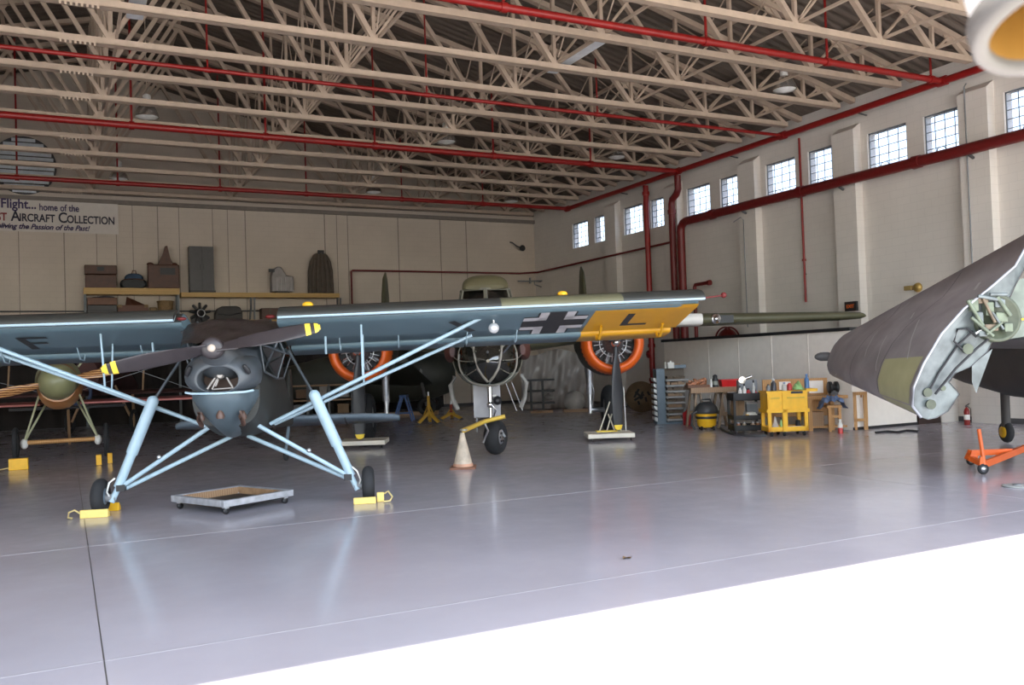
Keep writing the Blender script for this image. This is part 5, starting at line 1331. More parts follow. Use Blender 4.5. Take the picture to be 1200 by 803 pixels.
MB().box((-.16, -.12, 0), (.16, .12, .09)).build('body', m_bluegrey, t2); MB().box((-.15, -.11, .09), (.02, .11, .12)).build('lid', M('card_brown', (.32, .20, .11), .7), t2)
# red can
t, k_ = place('fuel_can', 'red metal can on the floor beside the tray rack', 'can', 806, 498)
MB().lathe([(.02, .0), (.115, .0), (.12, .02), (.12, .30), (.10, .33), (.03, .36), (.03, .39), (.0, .39)], 'Z', (0,0,0), 22).build('body', M('can_red', (.55, .03, .035), .35), t)
MB().path([(-.08, 0, .33), (-.06, 0, .42), (.06, 0, .42), (.08, 0, .33)], .01, 6).build('handle', m_steel, t)
# sawhorses with a board across
m_saw = wood('sawhorse_wood', (.24, .16, .10), (.36, .25, .16), 8)
def sawhorse(px, py, hpx, label, spread, grp='sawhorses of the work table'):
    t, k_ = place('sawhorse', label, 'sawhorse', px, py, grp)
    h_ = (py-hpx)/k_; w_ = spread/k_
    for yy in (0.05, .75):
        for s in (-1, 1):
            MB().bar((s*w_/2, yy+(-.06 if yy < .4 else .06), 0.01), (s*.05, yy, h_), .05, .10, (0,1,0)).build('leg', m_saw, t)
        MB().bar((-w_*.28, yy, h_*.42), (w_*.28, yy, h_*.42), .09, .025, (0,1,0)).build('cross_brace', m_saw, t)
    MB().box((-.06, .01, h_-.02), (.06, .82, h_+.09)).build('beam', m_saw, t)
    return t, k_, h_
s1, ks, hs1 = sawhorse(820, 503, 461.5, 'left sawhorse of the work table behind the yellow and black vacuum', 15)
s2, ks2, hs2 = sawhorse(851.5, 502.3, 461.5, 'right sawhorse of the work table beside the black cart', 19)
tbz = max(hs1, hs2)+.095
t, k_ = place('work_board', 'old wooden work board laid across the two sawhorses', 'table top', 836, 503)
xa, xb = (810-836)/k_, (866-836)/k_
MB().box((xa, -.12, tbz), (xb, .8, tbz+.055)).build('board', m_wood2, t); MB().box((xa, -.14, tbz-.07), (xb, -.12, tbz+.05)).build('front_edge', m_wood2, t)
WB = t; tz = tbz+.055
B = lambda px: (px-836)/k_
t2 = on('parts_tray', 'heap of orange brown metal parts on the work board next to the tray rack', 'tray of parts', WB, B(820.5), tz, k_)
MB().box((-.25, -.2, 0), (.27, .25, .06)).build('tray', m_leather2, t2)
b = MB(); rr = random.Random(5)
for j in range(16): b.bar((-.24+.48*rr.random(), -.15+.3*rr.random(), .06+.03*rr.random()), (-.24+.48*rr.random(), -.15+.3*rr.random(), .10+.12*rr.random()), .05, .04)
b.split('metal_part', M('parts_rust', (.38, .15, .07), .5, var=.5, scale=14), t2)
t2 = on('bottle', 'white bottle on the work board', 'bottle', WB, B(836), tz, k_, y=.05)
MB().lathe([(.03, 0), (.032, .1), (.015, .14), (.013, .19), (0, .19)], 'Z', (0,0,0), 14).build('body', m_white, t2)
t2 = on('lantern', 'black and grey lantern like container on the work board', 'container', WB, B(841.5), tz, k_, y=.1)
MB().lathe([(.07, 0), (.07, .18), (.05, .22), (.06, .24), (.05, .28), (0, .30)], 'Z', (0,0,0), 18).build('body', m_black, t2); MB().lathe([(.072, .05), (.072, .14)], 'Z', (0,0,0), 18, caps=False).build('label_band', M('band_grey', (.3, .32, .27), .6), t2)
t2 = on('parts_bin', 'red plastic bin on the work board left of the black cart', 'bin', WB, B(858), tz, k_, y=.1)
MB().add([(-.2,-.15,0),(.2,-.15,0),(.2,.15,0),(-.2,.15,0),(-.23,-.18,.17),(.23,-.18,.17),(.23,.18,.17),(-.23,.18,.17),(-.19,-.14,.02),(.19,-.14,.02),(.19,.14,.02),(-.19,.14,.02),(-.215,-.165,.17),(.215,-.165,.17),(.215,.165,.17),(-.215,.165,.17)], [(3,2,1,0),(0,1,5,4),(1,2,6,5),(2,3,7,6),(3,0,4,7),(8,9,10,11),(12,13,9,8),(13,14,10,9),(14,15,11,10),(15,12,8,11),(4,5,13,12),(5,6,14,13),(6,7,15,14),(7,4,12,15)]).build('body', M('bin_red', (.62, .02, .02), .35), t2)
MB().box((-.235, -.185, .15), (.235, .185, .175)).build('rim', M('bin_red', (.62, .02, .02), .35), t2)
# vacuum
t, k_ = place('shop_vacuum', 'yellow and black shop vacuum under the work board', 'vacuum cleaner', 828.5, 504)
MB().lathe([(.17, .07), (.22, .12), (.245, .38), (.25, .40)], 'Z', (0,0,0), 28).build('tank', m_yellow, t)
MB().lathe([(.255, .39), (.275, .41), (.275, .47), (.24, .56), (.17, .63), (.09, .66), (.0, .665)], 'Z', (0,0,0), 28).build('motor_head', M('vac_black', (.05, .052, .055), .45), t)
MB().lathe([(.248, .27), (.252, .30), (.25, .33)], 'Z', (0,0,0), 28, caps=False).build('tank_band', m_black, t)
MB().path([(-.15, 0, .6), (-.1, 0, .72), (.1, 0, .72), (.15, 0, .6)], .018, 8).build('handle', m_black, t)
MB().path([(-.24, -.1, .45), (-.36, -.12, .4), (-.38, -.1, .15), (-.3, -.1, .03)], .03, 8).build('hose', m_dkgrey, t)
for a_ in range(4): MB().sphere((.2*math.cos(a_*PI/2+.7), .2*math.sin(a_*PI/2+.7), .035), .035, 10, 6).bar((.2*math.cos(a_*PI/2+.7), .2*math.sin(a_*PI/2+.7), .05), (.14*math.cos(a_*PI/2+.7), .14*math.sin(a_*PI/2+.7), .12), .05, .05).build('caster', m_black, t)
# black service cart
def cart(px0, px1, pybase, pytop, dep, label, mat, name):
    t, k_ = place(name, label, 'cart', (px0+px1)/2, pybase)
    return t, k_, (px1-px0)/k_, (pybase-pytop)/k_
t, k_, w, h = cart(861, 897, 508, 461, .6, 'black service cart with an open middle shelf beside the yellow cart', m_black, 'service_cart')
for x in (-w/2, w/2-.05):
    for y in (0, .55): MB().box((x, y, .09), (x+.05, y+.05, h-.1)).build('post', m_black, t)
for z, hh_ in ((h-.16, .16), (.30, .10), (.06, .12)): MB().box((-w/2, 0, z), (w/2, .6, z+.02)).box((-w/2, 0, z), (w/2, .02, z+hh_)).box((-w/2, .58, z), (w/2, .6, z+hh_)).box((-w/2, 0, z), (-w/2+.02, .6, z+hh_)).box((w/2-.02, 0, z), (w/2, .6, z+hh_)).build('tray_shelf', m_black, t)
for x in (-w/2+.05, w/2-.05):
    for y in (.06, .54): MB().lathe([(.01, -.02), (.04, -.015), (.04, .015), (.01, .02)], 'X', (x, y, .042), 12).build('caster', m_dkgrey, t)
BC = t
Bc = lambda px: (px-879)/k_
t2 = on('paper_stack', 'stack of white folded papers on the black cart shelf', 'papers', BC, Bc(884), .325, k_, y=.12)
for j in range(4): MB().box((-.17+.01*j, -.08, .035*j), (.15-.03*j, .2, .035*j+.03)).build('bundle', m_white, t2)
MB().box((-.17, -.085, .0), (-.09, -.08, .09)).build('yellow_tab', m_yellow, t2)
t2 = on('parts_carton', 'brown carton standing at the back of the black cart shelf', 'box', BC, Bc(872), .325, k_, y=.46)
MB().box((-.13, -.08, 0), (.13, .08, .40)).build('body', M('card_brown', (.32, .20, .11), .7), t2); MB().box((-.01, -.082, 0), (.01, -.08, .40)).build('tape', m_tan, t2)
t2 = on('parts_box', 'tin box at the back right of the black cart shelf', 'box', BC, Bc(888), .325, k_, y=.44)
MB().box((-.12, -.08, 0), (.12, .08, .33)).build('body', m_grey, t2); MB().box((-.125, -.085, .3), (.125, .085, .345)).build('lid', m_steel, t2)
for j, (px, cc) in enumerate(((867, (.45, .2, .1)), (874, (.4, .3, .2)), (884, (.5, .32, .22)), (890, (.42, .17, .06)))):
    t2 = on('parts_jar', ['small brown jar at the left of the bottom tray of the black cart', 'second jar in the bottom tray of the black cart', 'pale jar in the bottom tray of the black cart', 'amber jar at the right of the bottom tray of the black cart'][j], 'jar', BC, Bc(px), .082, k_, 'jars in the bottom tray', y=.1)
    MB().lathe([(.05, 0), (.05, .11), (.035, .125), (.035, .14)], 'Z', (0,0,0), 12).build('body', M('jar_%d' % j, cc, .4), t2); MB().lathe([(.04, .14), (.04, .165), (0, .165)], 'Z', (0,0,0), 12).build('lid', m_steel, t2)
zt_ = h-.134
def jar(base, x, z, r, hh_, mat, label, cap=None, y=.15, name='bottle', cat='bottle', grp=None):
    t2 = on(name, label, cat, base, x, z, 0, grp, y)
    MB().lathe([(r, 0), (r, hh_*.62), (r*.45, hh_*.78), (r*.42, hh_*.88), (0, hh_*.88)], 'Z', (0,0,0), 14).build('body', mat, t2)
    MB().lathe([(r*.5, hh_*.86), (r*.5, hh_), (0, hh_)], 'Z', (0,0,0), 12).build('cap', cap or m_black, t2)
m_sky = M('bottle_blue', (.10, .22, .45), .3); m_grn = M('bottle_green', (.35, .62, .25), .3); m_redb = M('bottle_red', (.55, .05, .05), .35); m_clear = M('bottle_clear', (.55, .55, .52), .25)
G = 'bottles on the carts'
for px, y, r, hh_, mt_, lb in ((870.5, .1, .045, .30, m_white, 'tall white bottle, left on the black cart'), (876, .12, .04, .34, m_white, 'white bottle beside the tall one on the black cart'), (881.5, .2, .06, .24, m_redb, 'red can on the black cart'), (886.5, .09, .035, .42, m_clear, 'tallest clear bottle on the black cart'), (889.5, .2, .06, .20, m_redb, 'red tin at the right edge of the black cart')):
    jar(BC, Bc(px), zt_, r, hh_, mt_, lb, y=y, grp=G)
t2 = on('instrument_box', 'grey instrument box with chrome parts at the back of the black cart', 'instrument', BC, Bc(883), zt_, k_, y=.44)
MB().box((-.2, -.1, 0), (.22, .1, .42)).build('case', m_grey, t2); MB().lathe([(.08, -.02), (.08, .02)], 'Y', (-.12, -.12, .42), 16).tube((-.2, -.1, .4), (.1, -.1, .5), .03, n=8).build('gauge', m_chrome, t2)
# hose on the floor along the carts
hp = [at_z(*q) for q in ((845, 503), (852, 507.5), (862, 510.5), (876, 512), (889, 512.5), (897, 512))]
o = MB().path([V3((p.x, p.y, .03)) for p in hp], .03, 8).build('vacuum_hose', m_dkgrey); tag(o, 'dark hose lying on the floor in front of the black cart', 'hose')
# yellow tool cart
t, k_ = place('tool_cart', 'yellow tool cart with a drawer box and open lower tray', 'cart', 921, 511.5)
w, h = 46/k_, (511.5-460)/k_
c1, c2_ = -20/k_, 27/k_
z1_, z2_ = .10, .50
TC = t
for x in (c1, c1+.27*w, c2_-.06):
    pass
for x, y in ((c1, 0.0), (c2_-.07, 0.0), (c1, .48), (c2_-.07, .48)): MB().box((x, y, z1_), (x+.07, y+.07, h-.05)).build('corner_post', m_yellow, t)
MB().box((c1, 0, z1_), (c2_, .55, z1_+.02)).box((c1, 0, z1_), (c2_, .02, z1_+.10)).box((c1, .53, z1_), (c2_, .55, z1_+.10)).box((c1, 0, z1_), (c1+.02, .55, z1_+.1)).box((c2_-.02, 0, z1_), (c2_, .55, z1_+.1)).build('lower_tray', m_yellow, t)
MB().box((c1-.03, -.03, z2_), (c2_+.03, .58, z2_+.07)).build('middle_rim', m_yellow, t)
MB().box((c1, -.005, z2_+.07), (c2_, .55, h)).build('drawer_box', m_yellow, t)
for x0, x1 in ((c1+.02, c1+.40*w-.03), (c1+.40*w+.03, c2_-.02)):
    d = MB().box((x0, -.02, z2_+.10), (x1, -.005, h-.06)).build('drawer', m_yellow, t)
    MB().box((x0+.05, -.035, h-.13), (x1-.05, -.02, h-.10)).build('drawer_handle', M('drawer_pull', (.62, .40, .03), .4), d)
MB().box((c1+.37*w, -.03, z1_), (c1+.37*w+.10, .03, h)).build('corner_post', m_yellow, t)
MB().box((c1-.02, -.02, h), (c2_+.02, .57, h+.03)).build('top_rim', m_yellow, t)
MB().box((c2_+.0, .05, h+.0), (c2_+.24, .5, h+.06)).build('side_handle', m_yellow, t)
MB().box((c1+.6*w, -.025, h-.03), (c2_-.1, -.02, h+.02)).build('label_strip', m_black, t)
for x in (c1+.08, c1+.42*w, c2_-.08):
    for y in (.05, .5): 
        c = MB().lathe([(.01, -.025), (.055, -.02), (.055, .02), (.01, .025)], 'X', (x, y, .056), 14).build('caster', m_rubber, t)
        MB().box((x-.03, y-.03, .09), (x+.03, y+.03, z1_)).build('caster_plate', m_steel, c)
Y_ = lambda px: (px-921)/k_
for px, z, y, r, hh_, mt_, cp_, lb in ((906, h+.035, .2, .05, .14, m_grey, m_black, 'grey bottle at the left on the yellow cart'), (911.5, h+.035, .15, .055, .25, M('bottle_dark', (.05, .05, .06), .3), m_white, 'dark bottle with a white cap on the yellow cart'), (914, h+.035, .35, .05, .26, m_white, m_white, 'white bottle behind the dark one on the yellow cart'), (924, h+.035, .15, .055, .17, m_clear, m_sky, 'wide clear jar on the yellow cart'), (931, h+.035, .2, .055, .18, m_redb, m_white, 'red and white tin on the yellow cart'), (953.5, h+.065, .3, .05, .30, m_sky, m_sky, 'blue bottle at the right end of the yellow cart')):
    jar(TC, Y_(px), z, r, hh_, mt_, lb, cp_, y, grp=G)
t2 = on('rag', 'light green cloth heap on the yellow cart', 'cloth', TC, Y_(941), h+.04, k_, y=.2)
MB().grid(lambda u, v: (-.12+.24*u, -.12+.24*v, .005+.13*math.sin(PI*u)*math.sin(PI*v)*(1+.5*math.sin(u*17+v*9))), 14, 12).build('cloth', m_grn, t2)
jar(TC, Y_(917), z1_+.026, .03, .26, m_grn, 'green bottle standing in the yellow cart frame', m_black, -.0+.06)
t2 = on('funnel', 'white funnel standing on the lower tray of the yellow cart', 'funnel', TC, Y_(914), z1_+.022, k_, y=.3)
MB().lathe([(.09, 0), (.085, .02), (.03, .2), (.012, .28), (.0, .28)], 'Z', (0,0,0), 18).build('cone', m_white, t2); MB().torus((0,0,.01), .09, .01, 'Z', 20, 6).build('rim', m_white, t2)
t2 = on('hand_tool', 'white and black tool lying on the lower tray of the yellow cart', 'tool', TC, Y_(937), z1_+.025, k_, y=.25)
MB().box((-.17, -.08, 0), (.17, .12, .07)).build('case', m_white, t2, bevel=.02); MB().lathe([(.06, .0), (.05, .12), (0, .13)], 'Z', (.06, 0, .07), 14).build('knob', m_black, t2); MB().box((-.2, -.085, .02), (0, -.08, .05)).build('stripe', m_sky, t2)
# wooden bench with uprights behind the yellow cart
t, k_ = place('workbench', 'pale wooden workbench with tall boards behind and beside the yellow cart', 'workbench', 962, 505.5)
W_ = lambda px: (px-962)/k_
zz = lambda py: (505.5-py)/k_
MB().box((W_(905), .62, .30), (W_(988), .66, zz(444))).build('back_board', m_wood, t)
for x0, x1 in ((925, 938), (961, 978)): MB().box((W_(x0), .60, zz(462)), (W_(x1), .618, zz(447))).build('pale_panel', m_office, t)
MB().box((W_(903), .1, zz(468)), (W_(1014), .66, zz(464.5))).build('bench_top', m_wood, t)
for px in (906, 950, 976, 1003):
    MB().box((W_(px), .1, 0), (W_(px)+.09, .19, zz(468))).build('leg', m_wood, t)
for px in (990, 996): MB().box((W_(px), .5, 0), (W_(px)+.10, .58, zz(447))).build('upright_board', m_wood, t)
MB().box((W_(955), .15, .10), (W_(969), .5, .42)).box((W_(955), .13, .22), (W_(969), .15, .25)).build('drawer_stack', m_wood2, t)
MB().box((W_(945), .15, .06), (W_(1005), .6, .10)).build('bottom_shelf', m_wood, t)
WBN = t
t2 = on('leaning_rectangle', 'tall open wooden frame leaning at the right end of the workbench', 'wooden frame', t, W_(1009), .0, k_, y=-.02)
fx0, fx1, fz0, fz1 = -8/k_, 8.5/k_, .25, zz(461)
for n_, lo, hi in (('frame_side', (fx1-.08, 0, fz0), (fx1, .05, fz1)), ('frame_side', (fx0, 0, 0), (fx0+.07, .05, fz1)), ('frame_rail', (fx0, 0, fz0-.06), (fx1, .05, fz0)), ('frame_rail', (fx0, 0, fz1-.07), (fx1, .05, fz1)), ('frame_foot', (fx1-.08, 0.01, 0), (fx1, .05, fz0))): MB().box(lo, hi).build(n_, m_wood, t2)
t2 = on('step_stool', 'narrow wooden stool leg frame in front of the workbench under the denim', 'stool', t, W_(974), 0, k_, y=-.25)
MB().box((-.16, -.02, zz(478)), (.16, .2, zz(475))).build('seat', m_wood, t2)
for x in (-.13, .09): MB().box((x, -.0, 0), (x+.06, .06, zz(478))).build('leg', m_wood, t2)
MB().box((-.13, .01, .3), (.15, .04, .36)).build('stretcher', m_wood, t2)
t2 = on('denim_cloth', 'crumpled blue denim draped on the stool before the workbench', 'cloth', t, W_(973), zz(475)+.005, k_, y=-.16)
MB().grid(lambda u, v: (-.30+.60*u, -.14+.26*v - .05*math.sin(v*PI+u*7), .02+.16*math.sin(PI*u)**.5*math.sin(PI*(.15+.7*v))*(1+.35*math.sin(u*21)*math.cos(v*13)) - (.10 if u < .1 or u > .9 else 0)), 24, 14).build('cloth', M('denim', (.13, .19, .33), .8, var=.35, scale=9), t2)
t2 = on('grinder', 'dark round grinder on the workbench near the folded wing', 'grinder', t, W_(984), zz(464.5)+.006, k_, y=.3)
MB().lathe([(.03, -.1), (.13, -.1), (.13, -.04), (.07, -.03), (.07, .03), (.13, .04), (.13, .1), (.03, .1)], 'X', (0, 0, .17), 20).build('wheel_pair', m_black, t2); MB().box((-.08, -.08, 0), (.08, .08, .1)).build('base', m_dkgrey, t2)
t, k_ = place('spray_can', 'small red can with white top on the floor by the workbench', 'can', 985, 508)
MB().lathe([(.05, 0), (.05, .2), (.03, .23)], 'Z', (0,0,0), 16).build('body', m_redb, t); MB().lathe([(.052, .12), (.05, .2), (.03, .235), (.03, .30), (0, .30)], 'Z', (0,0,0), 16).build('top', m_white, t)
hp = [at_z(*q) for q in ((1026, 508), (1040, 506.5), (1052, 507.5), (1062, 505.5), (1076, 506.5))]
o = MB().path([V3((p.x, p.y, .02)) for p in hp], .02, 8).build('cable', m_black); tag(o, 'short black cable on the floor under the folded wing', 'cable')
# fire extinguisher by the door
t, k_ = place('fire_extinguisher', 'red fire extinguisher on the floor against the wall right of the dark doorway', 'fire extinguisher', 1133.5, 498)
MB().lathe([(.08, 0), (.085, .02), (.085, .42), (.06, .5), (.03, .53), (.03, .56)], 'Z', (0,0,0), 20).build('cylinder', m_red, t)
MB().box((-.03, -.03, .56), (.03, .03, .60)).path([(-.02, 0, .6), (.1, 0, .66)], .012, 6).build('valve', m_black, t); MB().path([(.03, 0, .58), (.12, -.02, .5), (.11, -.02, .1)], .012, 6).build('hose', m_black, t)
MB().lathe([(.087, .16), (.087, .32)], 'Z', (0,0,0), 20, caps=False).build('label', m_white, t)
t.scale = (.72, .72, .72)
t, k_ = place('drain_plate', 'flat pale plate on the floor at the right edge below the orange dolly', 'plate', 1192, 570.5)
MB().lathe([(.16, 0), (.17, .01), (.17, .018), (.15, .02), (0, .02)], 'Z', (0,0,0), 28).build('plate', M('plate_pale', (.36, .37, .36), .5), t); MB().lathe([(.05, .02), (.05, .032), (0, .032)], 'Z', (.0,0,0), 14).build('knob', m_grey, t)
p = at_z(735, 655)
t = thing('dry_leaf', 'small dry brown leaf lying on the open floor, right of the middle', 'leaf', p, .4)
MB().grid(lambda u, v: ((u-.5)*.12, (v-.5)*.07*math.sin(PI*min(.98, max(.02, u))), .004+.018*abs(v-.5)+.012*math.sin(u*5)), 8, 4).build('blade', M('leaf_brown', (.20, .13, .06), .8, var=.3, scale=30), t); MB().tube((.055, 0, .012), (.09, .005, .004), .002, n=5).build('stalk', m_bronze, t)

# ================================================================== THINGS FAR BEHIND, UNDER THE WINGS
# dark parked fighter lying across the back
p = at_z(432, 487); dF = depth(p); kF = FPX/dF
t = thing('parked_airplane', 'dark olive airplane standing in the shade behind the bomber, left of its nose', 'airplane', p, CAMRZ)
q = lambda px: (px-432)/kF
hz = lambda py: (487-py)/kF
MB().rings([[V3((x, y_, z_)) for x_, y_, z_ in [(0, w*math.cos(2*PI*k2/20), zc_+hh_*math.sin(2*PI*k2/20)) for k2 in range(20)]] for x, zc_, w, hh_ in ((q(300), hz(448), .1, .2), (q(330), hz(446), .4, .55), (q(400), hz(443), .7, .95), (q(470), hz(441), .75, 1.0), (q(505), hz(441), .72, .95), (q(528), hz(441), .5, .7), (q(535), hz(441), .15, .2))]).build('fuselage', m_odd, t)
MB().rings([[V3((x+c*(-t_), y, z+h_)) for t_, h_ in ((0,0),(.1,.12),(.4,.14),(1,0),(.4,-.08),(.1,-.07))] for y, c, x, z in ((-2.6, 1.2, q(490), hz(425)), (-.6, 2.2, q(510), hz(452)), (.6, 2.2, q(510), hz(452)), (2.6, 1.2, q(490), hz(425)))]).build('wing', m_odd, t)
MB().prism([(q(300), hz(446)), (q(330), hz(440)), (q(318), hz(412)), (q(303), hz(412))], -.05, .05, 'XZ').build('tail_fin', m_odd, t)
for s in (-1, 1):
    g = MB().tube((q(500), s*1.4, hz(450)), (q(505), s*1.5, .35), .06, n=10).build('landing_leg', m_dkgrey, t)
    MB().torus((q(505), s*1.5, .33), .24, .09, 'Y', 26, 10).build('wheel', m_rubber, t)
MB().tube((q(320), 0, hz(452)), (q(318), 0, .15), .05, n=8).torus((q(318), 0, .15), .1, .05, 'Y', 18, 8).build('tail_wheel', m_rubber, t)
for px in (484, 496):
    MB().add([(q(px-4), -.8, hz(446)), (q(px+1), -.8, hz(434)), (q(px+3), -.8, hz(436)), (q(px+2), -.8, hz(449)), (q(px-4), -.78, hz(446)), (q(px+1), -.78, hz(434)), (q(px+3), -.78, hz(436)), (q(px+2), -.78, hz(449))], [(0,1,2,3),(7,6,5,4),(0,4,5,1),(1,5,6,2),(2,6,7,3),(3,7,4,0)]).build('door_flap', M('flap_grey', (.30, .29, .27), .5), t)
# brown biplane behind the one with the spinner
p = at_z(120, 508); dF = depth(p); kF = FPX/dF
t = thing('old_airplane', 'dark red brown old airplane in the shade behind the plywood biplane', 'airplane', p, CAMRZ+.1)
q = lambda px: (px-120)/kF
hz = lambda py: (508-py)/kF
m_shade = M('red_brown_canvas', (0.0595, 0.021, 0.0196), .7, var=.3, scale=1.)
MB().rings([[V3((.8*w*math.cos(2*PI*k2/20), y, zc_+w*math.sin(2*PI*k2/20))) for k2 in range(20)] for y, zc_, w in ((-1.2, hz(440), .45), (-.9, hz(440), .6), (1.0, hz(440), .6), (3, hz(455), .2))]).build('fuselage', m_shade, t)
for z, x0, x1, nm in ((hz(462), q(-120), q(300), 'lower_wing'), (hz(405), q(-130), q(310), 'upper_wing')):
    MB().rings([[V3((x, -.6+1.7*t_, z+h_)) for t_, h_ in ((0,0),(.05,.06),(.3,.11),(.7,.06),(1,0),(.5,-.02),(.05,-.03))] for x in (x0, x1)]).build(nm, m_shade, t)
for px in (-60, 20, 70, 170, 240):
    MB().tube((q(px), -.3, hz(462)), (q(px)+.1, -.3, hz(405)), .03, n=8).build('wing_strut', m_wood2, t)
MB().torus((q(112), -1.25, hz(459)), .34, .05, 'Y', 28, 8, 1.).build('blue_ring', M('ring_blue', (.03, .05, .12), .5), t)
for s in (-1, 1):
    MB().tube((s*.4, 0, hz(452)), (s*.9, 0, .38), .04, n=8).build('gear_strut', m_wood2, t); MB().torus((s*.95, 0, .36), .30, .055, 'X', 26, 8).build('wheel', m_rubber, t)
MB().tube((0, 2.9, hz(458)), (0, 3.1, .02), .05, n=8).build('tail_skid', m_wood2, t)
# low rack with crates far behind
t, k_ = place('storage_rack', 'low dark storage rack with crates far behind the left propeller of the bomber', 'rack', 375, 496)
q = lambda px: (px-375)/k_
for px in (335, 360, 385, 412): MB().box((q(px), 0, 0), (q(px)+.08, .6, 1.25)).build('post', m_shmetal, t)
for z in (.2, .72, 1.2): MB().box((q(333), 0, z), (q(414), .6, z+.05)).build('shelf_board', m_wood2, t)
for i, (px, z, w, h_, cc) in enumerate(((342, .25, .5, .3, (.2, .2, .2)), (368, .25, .45, .38, (.3, .29, .27)), (394, .25, .55, .3, (.2, .12, .06)), (345, .77, .5, .28, (.16, .09, .05)), (371, .77, .35, .36, (.3, .28, .26)), (395, .77, .5, .30, (.33, .31, .3)))):
    nm = ['grey crate low left', 'pale crate low middle', 'brown crate low right', 'brown crate upper left', 'pale crate upper middle', 'light grey crate upper right'][i]
    t2 = on('storage_crate', nm + ' on the dark rack far behind the left propeller', 'crate', t, q(px+8), z+.055, k_, 'crates on the far rack', .3)
    w *= .66
    MB().box((-w/2, -.2, 0), (w/2, .2, h_)).build('body', M('crate_%d' % i, cc, .6), t2); MB().box((-w/2-.01, -.21, h_-.06), (w/2+.01, .21, h_)).build('rim', M('crate_%d' % i, cc, .6), t2)
# jacks
def jack(px, py, h_, spread, label, m1, m2):
    t, k_ = place('tripod_jack', label, 'jack', px, py, 'tripod jacks')
    H_ = h_/k_; S_ = spread/k_
    MB().tube((0, 0, .12), (0, 0, H_), .045, n=12).build('column', m1, t); MB().tube((0, 0, H_), (0, 0, H_+.12), .025, n=8).build('ram', m_steel, t)
    for a_ in (-2.6, -.5, 1.57):
        l = MB().bar((.0, 0, H_*.42), (S_*math.cos(a_)*.98, S_*math.sin(a_)*.98, .05), .09, .08).build('leg', m2, t); MB().lathe([(.07, 0), (.07, .03), (.03, .05)], 'Z', (S_*math.cos(a_), S_*math.sin(a_), 0), 12).build('foot', m_dkgrey, l)
        MB().tube((S_*.55*math.cos(a_), S_*.55*math.sin(a_), H_*.24), (0, 0, H_*.75), .018, n=6).build('brace', m2, t)
m_jy = M('jack_yellow', (.50, .29, .03), .5)
jack(503, 497, 33, 14, 'yellow tripod jack on the floor left of the bomber nose', m_jy, m_jy)
jack(529, 492, 18, 14, 'lower red and yellow tripod jack right of the yellow one', M('jack_red', (.30, .05, .03), .5), m_jy)
t, k_ = place('trestle', 'blue A frame trestle far behind, left of the yellow tripod jack', 'trestle', 473, 494)
m_blue = M('trestle_blue', (.03, .09, .28), .5)
for y in (0, .6):
    for s in (-1, 1): MB().bar((s*.30-.02, y, 0), (s*.07, y, .78), .06, .05).build('leg', m_blue, t)
    MB().bar((-.2, y, .25), (.2, y, .25), .05, .03).build('brace', m_blue, t)
MB().box((-.11, -.03, .76), (.11, .66, .84)).build('top_beam', m_blue, t)
# black wire shelf and the plastic covered shape by the back right corner
t, k_ = place('wire_shelf', 'black open shelf frame before the plastic covered shape, right of the bomber nose', 'shelf', 634, 484)
q = lambda px: (px-634)/k_
for px in (622, 636):
    for y in (0, .5): MB().box((q(px), y, 0), (q(px)+.07, y+.07, 1.15)).build('post', m_black, t)
for z in (.3, .72, 1.1): MB().box((q(615), -.05, z), (q(651), .6, z+.06)).build('shelf_board', m_black, t)
MB().box((q(622), -.1, .0), (q(648), .5, .08)).build('bottom_board', m_wood2, t)
t2 = on('plastic_bag', 'grey plastic bag on the lower board of the black shelf frame', 'bag', t, q(644), .40, k_, y=.25)
MB().sphere((0, 0, .12), .17, 16, 10, (1.0, .8, .62)).build('bag', M('bag_grey', (.30, .29, .28), .35, var=.3, scale=5, bump=.5, bscale=8), t2); MB().lathe([(.04, .20), (.07, .27)], 'Z', (0,0,0), 10).build('knot', M('bag_grey', (.30, .29, .28), .35), t2)
t, k_ = place('covered_crate', 'tall shape wrapped in grey plastic sheet behind the right propeller', 'wrapped crate', 655, 480)
q = lambda px: (px-655)/k_
def pl(u, v):
    x = q(612)+(q(698)-q(612))*u; z = 2.1*v + .02
    f_ = .05*math.sin(x*9+v*4)+.035*math.sin(x*17-v*9)+.02*math.sin(v*22+x*5)
    return (x, .75-.2*(1-v)**2 + f_, z*(1-.05*math.sin(u*9)))
MB().grid(pl, 60, 30).build('plastic_sheet', M('plastic_sheet', (.36, .33, .31), .28, var=.08, scale=2), t)
MB().box((q(614), 1.0, 0), (q(696), 1.9, 2.0)).build('crate', M('crate_pale', (.33, .29, .25), .7), t)
t, k_ = place('white_bundle', 'small white wrapped bundle on the floor at the foot of the plastic sheet', 'bundle', 673, 482)
MB().sphere((0, -.3, .36), .42, 18, 12, (.9, .7, .85)).build('wrap', M('wrap_white', (.45, .44, .43), .4, var=.2, scale=4, bump=.6, bscale=7), t); MB().box((-.4, -.55, 0), (.45, -.05, .1)).build('pallet', m_wood2, t)
t, k_ = place('cable_reel', 'brown round wooden disc with dark strokes behind the right propeller', 'wooden disc', 752, 483)
rr_ = 18/k_
MB().lathe([(.02, -.1), (rr_, -.1), (rr_, .0), (rr_, .1), (.02, .1)], 'Y', (0, 0, rr_), 32).build('disc', M('disc_brown', (.22, .16, .10), .7, var=.2), t)
b = MB()
for a_, c_ in (((-.25, .9), (.05, .55)), ((-.1, 1.05), (-.3, .6)), ((.05, .9), (-.05, .5)), ((-.3, .45), (.1, .75)), ((.15, .6), (.2, .35)), ((-.15, .4), (-.1, .2)), ((.25, .9), (.32, .7))): b.bar((a_[0]*rr_*1.6, -.105, rr_*(.25+a_[1]*1.2)), (c_[0]*rr_*1.6, -.105, rr_*(.25+c_[1]*1.2)), .07, .012, (0,1,0))
b.split('painted_stroke', m_black, t)
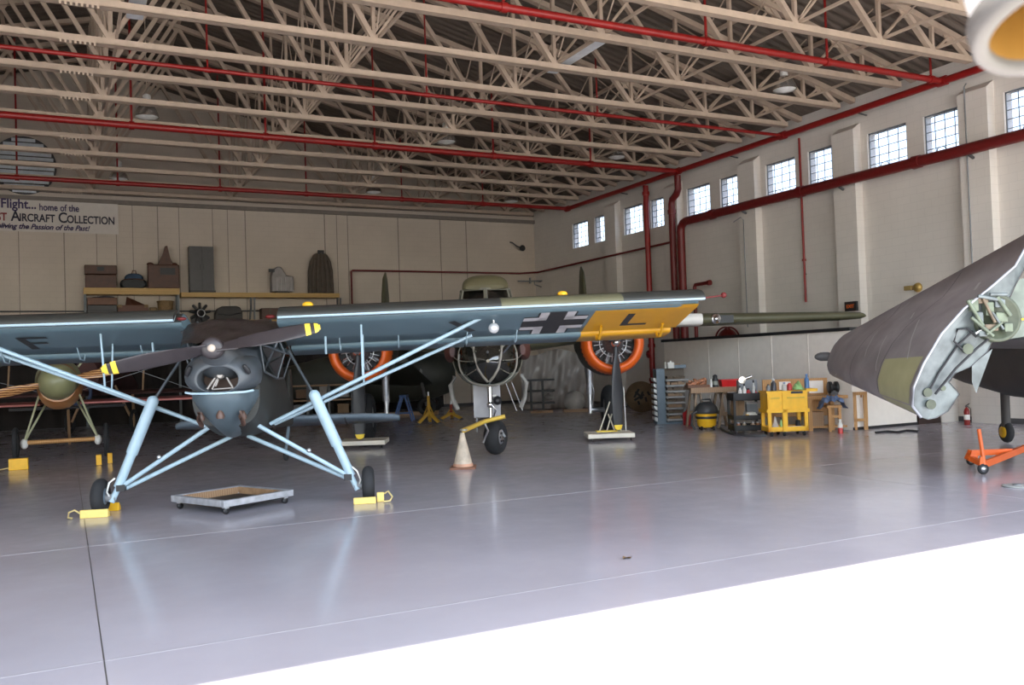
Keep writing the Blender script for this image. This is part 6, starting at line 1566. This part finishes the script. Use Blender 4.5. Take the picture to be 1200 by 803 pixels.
t, k_ = place('wooden_pallet', 'low dark timber along the floor far behind the tripod jacks', 'timber', 480, 487)
for j in range(3): MB().box((-1.6, j*.25, 0), (1.0, j*.25+.15, .12)).build('plank', m_wood2, t)

# ================================================================== LIGHT, SKY, CAMERA
sun = bpy.data.lights.new('sun', 'SUN'); sun.energy = 12.0; sun.angle = math.radians(.53); sun.color = (1., .95, .87)
so = bpy.data.objects.new('sun', sun); COL.objects.link(so)
el = math.radians(63.3)
dv = V3((.10, math.cos(el), -math.sin(el))).normalized()
so.rotation_euler = dv.to_track_quat('-Z', 'Y').to_euler()
so.location = (0, -20, 40)
w = bpy.data.worlds.new('sky'); SC.world = w; w.use_nodes = True
nt = w.node_tree; bg = nt.nodes['Background']
sk = nt.nodes.new('ShaderNodeTexSky'); sk.sky_type = 'NISHITA'; sk.sun_disc = False
sk.sun_elevation = el; sk.sun_rotation = math.radians(180); sk.air_density = 1.2; sk.dust_density = 1.5
hs = nt.nodes.new('ShaderNodeHueSaturation'); hs.inputs['Saturation'].default_value = .62
nt.links.new(sk.outputs[0], hs.inputs['Color']); nt.links.new(hs.outputs[0], bg.inputs['Color']); bg.inputs['Strength'].default_value = .36

cam = bpy.data.cameras.new('camera'); cam.sensor_width = 36; cam.lens = FPX/1200*36; cam.clip_end = 300; cam.clip_start = .05
co = bpy.data.objects.new('camera', cam); COL.objects.link(co)
co.matrix_world = Matrix(((_R.x, _U.x, -_F.x, 0), (_R.y, _U.y, -_F.y, 0), (_R.z, _U.z, -_F.z, EYE), (0, 0, 0, 1)))
cam.dof.use_dof = True; cam.dof.focus_distance = 15.; cam.dof.aperture_fstop = 3.6
SC.camera = co
vs = SC.view_settings; SC.display_settings.display_device = 'sRGB'
vs.view_transform = 'Standard'; vs.look = 'None'; vs.gamma = 1; vs.use_curve_mapping = False; vs.exposure = 1.35
SC.cycles.use_denoising = True
SC.cycles.max_bounces = 10; SC.cycles.diffuse_bounces = 6; SC.cycles.glossy_bounces = 4; SC.cycles.transparent_max_bounces = 12
SC.cycles.sample_clamp_indirect = 8
